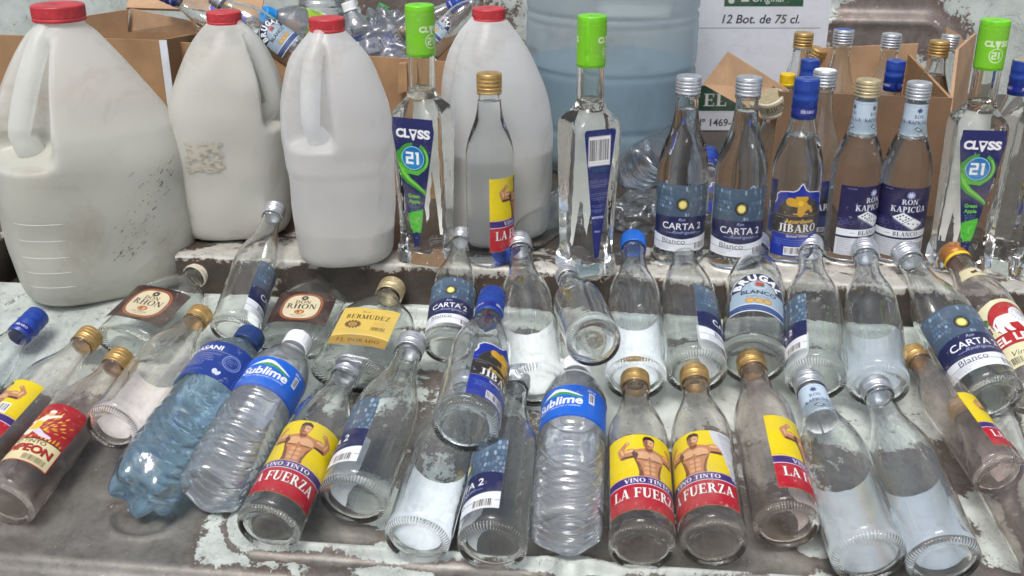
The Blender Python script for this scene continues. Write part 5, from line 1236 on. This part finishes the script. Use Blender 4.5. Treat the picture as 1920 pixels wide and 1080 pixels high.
# big blue water barrel
BY = 1.62; bc = at(1142, 200, BY); o = root('water_barrel', 'large pale blue ribbed water bottle standing behind the green capped bottles', 'water barrel', Matrix.Translation((bc.x, BY, 0)))
rb = .128; prof = [(.1, 8), (70, 6), (108, 0), (122, 6), (128, 22)]
ztop = 430; zlist = []
g1 = zat(40, BY - rb) * 1000; g2 = zat(150, BY - rb) * 1000; g3 = zat(258, BY - rb) * 1000
z = 30
while z < 400:
    r_ = 128
    for g, dp, wd in ((g1, 3.4, 3.5), (g1 - 14, 1.2, 4), (g2, 2.2, 5), (g3, 2.4, 6)): r_ -= dp * math.exp(-((z - g) / wd)**2)
    prof.append((r_, z)); z += 2.2
prof += [(120, 408), (95, 424), (50, 436), (28, 442), (28, 470)]
mb = MB(); lathe(mb, [(a * mm, b * mm) for a, b in prof], 'barrel', 96, None, True, False); part('barrel_body', mb.mesh('barrel_body'), o)
lv = zat(146, BY - rb); mb = MB(); lathe(mb, [(.0001, .012), (.104, .010), (.117, .018), (.121, .03), (.121, lv), (.0001, lv)], 'liquid_teal', 96, None, False, False); part('liquid', mb.mesh('liquid', 40), o)
mb = MB(); lathe(mb, [(.031, .452), (.031, .486), (.0001, .487)], 'bright_blue', 48, None, False, False); part('screw_cap', mb.mesh('screw_cap'), o)
# panel helper: quad given by four corner points, with thickness backwards
def panel(mb, pts, m, th=.004):
    p = [Vector(q) for q in pts]; n = (p[1] - p[0]).cross(p[3] - p[0]).normalized()
    # subdivided slightly so edges can be uneven
    V = [tuple(q) for q in p] + [tuple(q - n * th) for q in p]
    mb.add(V, [[0, 1, 2, 3], [7, 6, 5, 4], [0, 4, 5, 1], [1, 5, 6, 2], [2, 6, 7, 3], [3, 7, 4, 0]], m, False)
# white printed carton
CY = 1.79; x0 = P3(1297, 120, CY).x; x1 = P3(1545, 120, CY).x; ztp = zat(-60, CY); zb = zat(247, CY); W_ = x1 - x0
o = root('carton', 'white printed bottle carton standing behind the upright sun label bottles', 'carton', Matrix.Translation((x0, CY, zb)))
Hc = ztp - zb; mb = MB(); mb.box((0, 0, 0), (W_, .28, Hc), 'card_white')
part('carton_body', mb.mesh('carton_body'), o)
def art_carton():
    w, h = W_ * 1000, Hc * 1000; a = Art(w, h, '#e2e5ec', .7, 3); pxm = w / 248.0
    X = lambda px: (px - 1297) * pxm - w/2; Yp = lambda py: (zat(py, CY) - zb) * 1000
    rg = random.Random(4)
    for _ in range(60): a.ell(rg.uniform(-w/2, w/2), rg.uniform(0, h), rg.uniform(2, 14), rg.uniform(.3, 1), '#c4c9d4', rg.uniform(-8, 8), .35, 12)
    a.rect(X(1349), Yp(12), X(1494), h, '#2e5a42'); a.ell(X(1362), Yp(2), 5, 4, '#d6dad8'); a.rect(X(1380), Yp(3), X(1394), Yp(-12), '#d6dad8'); a.text('Original', X(1430), Yp(-4), 12, '#e6eae8', shear=.2)
    a.text('12 Bot. de 75 cl.', X(1419), Yp(35), (Yp(26) - Yp(43)) , '#1c1e26', bold=.015, shear=.18, width=143 * pxm)
    a.rect(X(1303), Yp(53.5), X(1530), Yp(52), '#7c828e'); a.rect(X(1303), Yp(54.6), X(1530), Yp(53.5), '#eef0f4')
    a.rect(X(1300), Yp(208), X(1500), Yp(160), '#2c5040'); a.text('EL', X(1346), Yp(187), Yp(176) - Yp(199), '#e6e8e4', 'serif', width=44*pxm)
    a.text('Nº 1469-O • R.S.A.', X(1384), Yp(229), Yp(222) - Yp(236), '#262a32', bold=.02, width=150 * pxm)
    a.rect(X(1297), Yp(247), X(1545), Yp(244), '#20242a'); a.rect(X(1297), Yp(212), X(1500), Yp(209), '#d8dce4')
    return a
mb = MB(); art_carton().build(mb, lambda X, Y: (X + W_/2, 0*X - .0012, Y)); part('printed_face', mb.mesh('printed_face'), o)
mb = MB(); mb.box((-.01, .0, -zb - .0), (W_ + .01, .27, -.003), 'bed', None)
blk = root('wooden_crate', 'dark low crate under the white carton', 'crate', Matrix.Translation((x0, CY + .006, zb))); part('crate_side', mb.mesh('crate_side'), blk)
# left open brown box
BX = 1.40
o = root('cardboard_box', 'open brown box at far left behind the largest jug', 'box', Matrix.Identity(4), 'brown cardboard boxes')
def wp(px, py, Y): return tuple(P3(px, py, Y))
def drop(p, z=.0): return (p[0], p[1], z)
A0, A1 = wp(-60, 64, BX), wp(299, 76, BX - .005); A2 = (A1[0] + .01, BX + .26, A1[2] + .005); A3 = (A0[0] + .01, BX + .28, A0[2])
bk0, bk1 = wp(-40, 70, BX + .26), wp(240, 17, BX + .27)
for nm, pts, mm_ in (('front_panel', (drop(A0), drop(A1), A1, A0), 'card'), ('side_panel', (drop(A1), drop((A1[0] + .03, BX + .27, 0)), (A1[0] + .03, BX + .27, zat(50, BX + .27)), A1), 'card'),
                     ('back_panel', (drop((A0[0], BX + .27, 0)), drop((A1[0] + .03, BX + .27, 0)), (A1[0] + .03, BX + .27, zat(50, BX + .27) + .002), (A0[0], BX + .27, zat(62, BX + .27))), 'card')):
    mb = MB(); panel(mb, pts, mm_, .004); part(nm, mb.mesh(nm), o)
mb = MB(); panel(mb, (wp(57, 60, BX + .18), wp(240, 60, BX + .20), wp(240, 18, BX + .20), wp(150, 32, BX + .19)), 'card'); part('flap', mb.mesh('flap'), o)
mb = MB(); panel(mb, (wp(240, 60, BX + .21), wp(372, 62, BX + .16), wp(360, 40, BX + .16), wp(244, 16, BX + .21)), 'card_light'); part('flap', mb.mesh('flap'), o)
mb = MB(); panel(mb, (drop(wp(300, 80, BX - .012)), drop(wp(314, 80, BX - .012)), wp(312, 76, BX - .012), wp(298, 76, BX - .012)), 'card_white', .002); part('paper_strip', mb.mesh('paper_strip'), o)
# second open box full of empties
o2 = root('cardboard_box', 'open brown box filled with empty bottles behind the patched and slim jugs', 'box', Matrix.Identity(4), 'brown cardboard boxes')
BB = 1.44
q0, q1 = wp(316, 78, BB + .02), wp(866, 118, BB - .02)
for nm, pts, mm_ in (('front_panel', (drop(q0), drop(q1), q1, q0), 'card'), ('side_panel', (drop(q0), q0, wp(372, 56, BB + .20), drop(wp(372, 56, BB + .20))), 'card'), ('side_panel', (drop(q1), drop((q1[0] + .02, BB + .22, 0)), (q1[0] + .02, BB + .22, q1[2] + .01), q1), 'card'),
                     ('back_panel', (drop((q0[0], BB + .24, 0)), drop((q1[0] + .02, BB + .24, 0)), (q1[0] + .02, BB + .24, q1[2] - .02), (q0[0], BB + .24, q0[2] + .01)), 'card')):
    mb = MB(); panel(mb, pts, mm_); part(nm, mb.mesh(nm), o2)
mb = MB(); panel(mb, (wp(236, 14, BB + .22), wp(490, 22, BB + .24), wp(500, -30, BB + .27), wp(250, -30, BB + .27)), 'card_light'); part('flap', mb.mesh('flap'), o2)
mb = MB(); panel(mb, (wp(745, 175, BB - .030), wp(764, 172, BB - .030), wp(762, 119, BB - .030), wp(748, 120, BB - .030)), 'card', .012); part('folded_corner', mb.mesh('folded_corner'), o2)
mb = MB(); panel(mb, (wp(450, 62, BB + .10), wp(500, 90, BB + .04), wp(492, 22, BB + .10), wp(452, 28, BB + .14)), 'card'); part('flap', mb.mesh('flap'), o2)
# empties sticking out of it
bottle('liquor_bottle', 'empty bottle with royal blue sleeve cap leaning out over the open boxes', JIB, free(wp(300, -14, 1.56), wp(478, 62, 1.50), 228, 30, 'B1'), 'jibaro', 'sleeve', 'glass', None, 'empties in the open box')
bottle('rum_bottle', 'empty bottle with an arched label lying in the open box behind the patched jug', BRU, free(wp(400, -8, 1.47), wp(580, 122, 1.46), 205, -14, 'B2'), 'brugal', 'silver', 'glass', None, 'empties in the open box')
def art_trim(): a = Art(110, 42, '#a9cf3c', .6); a.rect(-55, 0, 55, 8, '#dfeaf2'); a.ell(0, 24, 9, 9, '#7fb02c'); a.fine(-40, 28, 40, 38, 3, '#6c9c28', 3, .8); return a
def art_green(): a = Art(110, 42, '#9cd030', .6); a.ell(10, 24, 11, 9, '#5fae24'); a.ell(-22, 22, 8, 7, '#c8e860'); return a
def art_white(): a = Art(110, 42, '#d4d8e2', .6); a.rect(-55, 30, 55, 42, '#27356c'); a.text('agua', 0, 16, 9, '#27356c', bold=.03, width=36); return a
G2 = 'empties in the open box'
pet_bottle('water_bottle', 'empty clear bottle with a sky blue cap and light green label, in the open box', free(wp(494, 26, 1.50), wp(700, 88, 1.60), 228, 10, 'B3'), ('pet', 'trim_blue', art_trim), G2)
pet_bottle('water_bottle', 'large clear bottle with a green label standing at the back of the open box', free(wp(598, -210, 1.64), wp(606, 120, 1.60), 228, 0, 'B4'), ('pet', 'white', art_green), G2)
pet_bottle('water_bottle', 'grey bottle with a white cap behind the slim white jug', free(wp(652, 4, 1.56), wp(720, 205, 1.53), 228, 40, 'B5'), ('pet', 'white', art_white), G2)
pet_bottle('soda_bottle', 'green plastic bottle with a green cap in the open box', free(wp(722, 10, 1.60), wp(640, 175, 1.58), 228, 0, 'B6'), ('pet_green', 'green', None), G2)
pet_bottle('water_bottle', 'empty white and blue label bottle lying low in the open box by the slim jug', free(wp(470, 60, 1.50), wp(640, 130, 1.49), 228, 12, 'B7'), ('pet', 'white', art_white), G2)
bottle('liquor_bottle', 'empty bottle with royal blue cap behind the white jug with the left handle', JIB, free(wp(874, -6, 1.56), wp(720, 96, 1.56), 228, 20, 'B8'), 'jibaro', 'sleeve', 'glass', None, G2)
bottle('rum_bottle', 'empty dark label bottle beside the red cap of the left handled jug', BRU, free(wp(905, -14, 1.52), wp(800, 98, 1.51), 205, -6, 'B9'), 'brugal', 'gold', 'glass', None, G2)
# crumpled clear plastic
import bmesh
from mathutils import noise as mnoise
def crumple(name, label, pos, size, m, seed, cat='plastic wrap', group=None):
    bm = bmesh.new(); bmesh.ops.create_icosphere(bm, subdivisions=5, radius=1.0)
    for v_ in bm.verts:
        p = v_.co.copy(); q = p * 1.6 + Vector((seed * 3.1, seed, 0)); d_ = 1 + .30 * mnoise.noise(q) + .30 * abs(mnoise.noise(q * 1.7)) * 2 - .2 + .05 * abs(mnoise.noise(q * 5)) * 2
        v_.co = Vector((p.x * size[0], p.y * size[1], p.z * size[2])) * d_
    me = bpy.data.meshes.new(name); bm.to_mesh(me); bm.free(); me.materials.append(M[m]); me.polygons.foreach_set('use_smooth', [True] * len(me.polygons))
    o = bpy.data.objects.new(name, me); C.link(o); o.location = pos; o['label'] = label; o['category'] = cat
    if group: o['group'] = group
    return o
crumple('crumpled_wrap', 'crumpled clear plastic wrap in the open box beside the lime green cap', P3(728, 92, 1.56), (.064, .05, .056), 'film', 2)
pb = pet_bottle('water_bottle', 'crushed clear plastic bottle lying behind the barcode label bottle', free(wp(1300, 255, 1.56), wp(1188, 322, 1.36), 228, 0, 'B10', .98), ('film2', 'navy', None))
crumple('crumpled_wrap', 'crumpled clear plastic heap on the load floor behind the bright blue cap', P3(1200, 410, 1.32), (.055, .045, .032), 'film2', 5)
bottle('liquor_bottle', 'fallen bottle with navy label lying on the load floor behind the upright sun label pair', JIB, free(wp(1330, 250, 1.52), wp(1322, 445, 1.25), 228, 60, 'B11', .95), 'jibaro', 'sleeve', 'glass', None, 'blue sleeve capped bottles')
bottle('liquor_bottle', 'fallen bottle on the load floor edge with its blue cap beside the small wine bottle', JIB, free(wp(958, 462, 1.19), wp(1075, 375, 1.33), 228, 0, 'B12', .82), 'none', 'sleeve', 'glass', None, 'blue sleeve capped bottles')
# right open box with bottles
o3 = root('cardboard_box', 'open brown box of capped bottles at right behind the domino label bottles', 'box', Matrix.Identity(4), 'brown cardboard boxes')
RY = 1.36
r0, r1 = wp(1462, 172, RY), wp(1786, 184, RY - .02)
rb0, rb1 = wp(1500, 92, RY + .24), wp(1722, 82, RY + .22)
for nm, pts, mm_ in (('front_panel', (drop(r0), drop(r1), r1, r0), 'card_shaded'), ('side_panel', (drop((r0[0], RY + .24, 0)), drop(r0), r0, (r0[0] + .02, RY + .24, r0[2] - .02)), 'card'), ('side_panel', (drop(r1), drop((r1[0] + .03, RY + .23, 0)), (r1[0] + .03, RY + .23, r1[2] + .01), r1), 'card'),
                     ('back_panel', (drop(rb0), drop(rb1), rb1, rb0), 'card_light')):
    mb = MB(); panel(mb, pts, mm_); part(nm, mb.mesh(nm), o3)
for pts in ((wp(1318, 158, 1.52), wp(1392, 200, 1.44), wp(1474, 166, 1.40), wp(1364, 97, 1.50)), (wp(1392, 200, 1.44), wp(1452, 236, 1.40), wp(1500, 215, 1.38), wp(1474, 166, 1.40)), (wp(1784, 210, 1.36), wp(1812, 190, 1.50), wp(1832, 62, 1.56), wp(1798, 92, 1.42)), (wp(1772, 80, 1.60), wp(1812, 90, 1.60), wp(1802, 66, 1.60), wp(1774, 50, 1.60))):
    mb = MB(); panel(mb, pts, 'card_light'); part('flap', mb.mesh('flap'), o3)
def boxed(name, label, kind, cap, Y, lab, capst, gl, lean=(0, 0), roll=0, fill=None, h=None):
    t = P3(cap[0], cap[1], Y); s = (h or t.z) / (kind['H'] * mm); ax = Vector((lean[0], lean[1], 1)).normalized(); b = t - ax * kind['H'] * mm * s
    z = ax; y = Vector((0, 1, 0)); y = (y - z * y.dot(z)).normalized(); x = y.cross(z); LOG.append((label[:20], round(s, 3)))
    bottle(name, label, kind, Matrix.Translation(b) @ Matrix((x, y, z)).transposed().to_4x4() @ Matrix.Rotation(R(roll), 4, 'Z') @ Matrix.Scale(s, 4), lab, capst, gl, fill, 'bottles in the right box')
boxed('wine_bottle', 'gold capped bottle at the left back corner of the right box', WINE, (1508, 62), 1.52, 'none', 'gold', 'glass', (.03, 0))
boxed('wine_bottle', 'bottle with a tilted gold cap leaning behind the left back corner of the right box', WINE, (1536, 92), 1.60, 'none', 'gold', 'glass', (.35, -.2), h=.2)
boxed('rum_bottle', 'bottle with a blue topped silver cap in the right box', CARTA, (1583, 56), 1.52, 'none', 'silver_blue', 'glass', (.01, 0))
boxed('rum_bottle', 'silver capped bottle at the back centre of the right box', CARTA, (1673, 64), 1.52, 'fuerza', 'silver', 'glass', (.02, 0), 100)
boxed('wine_bottle', 'gold capped bottle of brownish liquid at the right of the box', WINE, (1763, 77), 1.47, 'none', 'gold', 'glass_dusty', (.02, 0), 0, 176)
boxed('rum_bottle', 'bottle with a tilted silver cap at the right back corner of the box', CARTA, (1784, 66), 1.56, 'none', 'silver', 'glass', (.10, .1))
boxed('liquor_bottle', 'blue sleeve capped bottle in the front left corner of the right box', JIB, (1520, 112), 1.43, 'none', 'sleeve', 'glass', (0, 0))
boxed('liquor_bottle', 'blue sleeve capped bottle between the two domino label bottles', JIB, (1681, 114), 1.42, 'jibaro', 'sleeve', 'glass', (.01, 0), 180)
boxed('wine_bottle', 'bottle with a bright yellow cap half hidden at the left of the right box', WINE, (1478, 138), 1.44, 'none', 'gold', 'glass', (.0, 0), h=.16)
for ob in bpy.data.objects:
    if ob.get('label', '').startswith('bottle with a bright yellow cap'):
        for c_ in ob.children:
            if c_.name.startswith('screw_cap'): c_.data = cached('yellowcap', lambda: cap_mesh('screw_cap', 'yellow', 14.6, 204, 226, 'pet'))
boxed('flask_bottle', 'cream capped flask leaning out of the left side of the right box', FLASK, (1444, 182), 1.37, 'none', 'cream', 'glass', (-.45, -.35), h=.19)
for q in LOG: print('SCALE', *q)
bpy.context.view_layer.update()
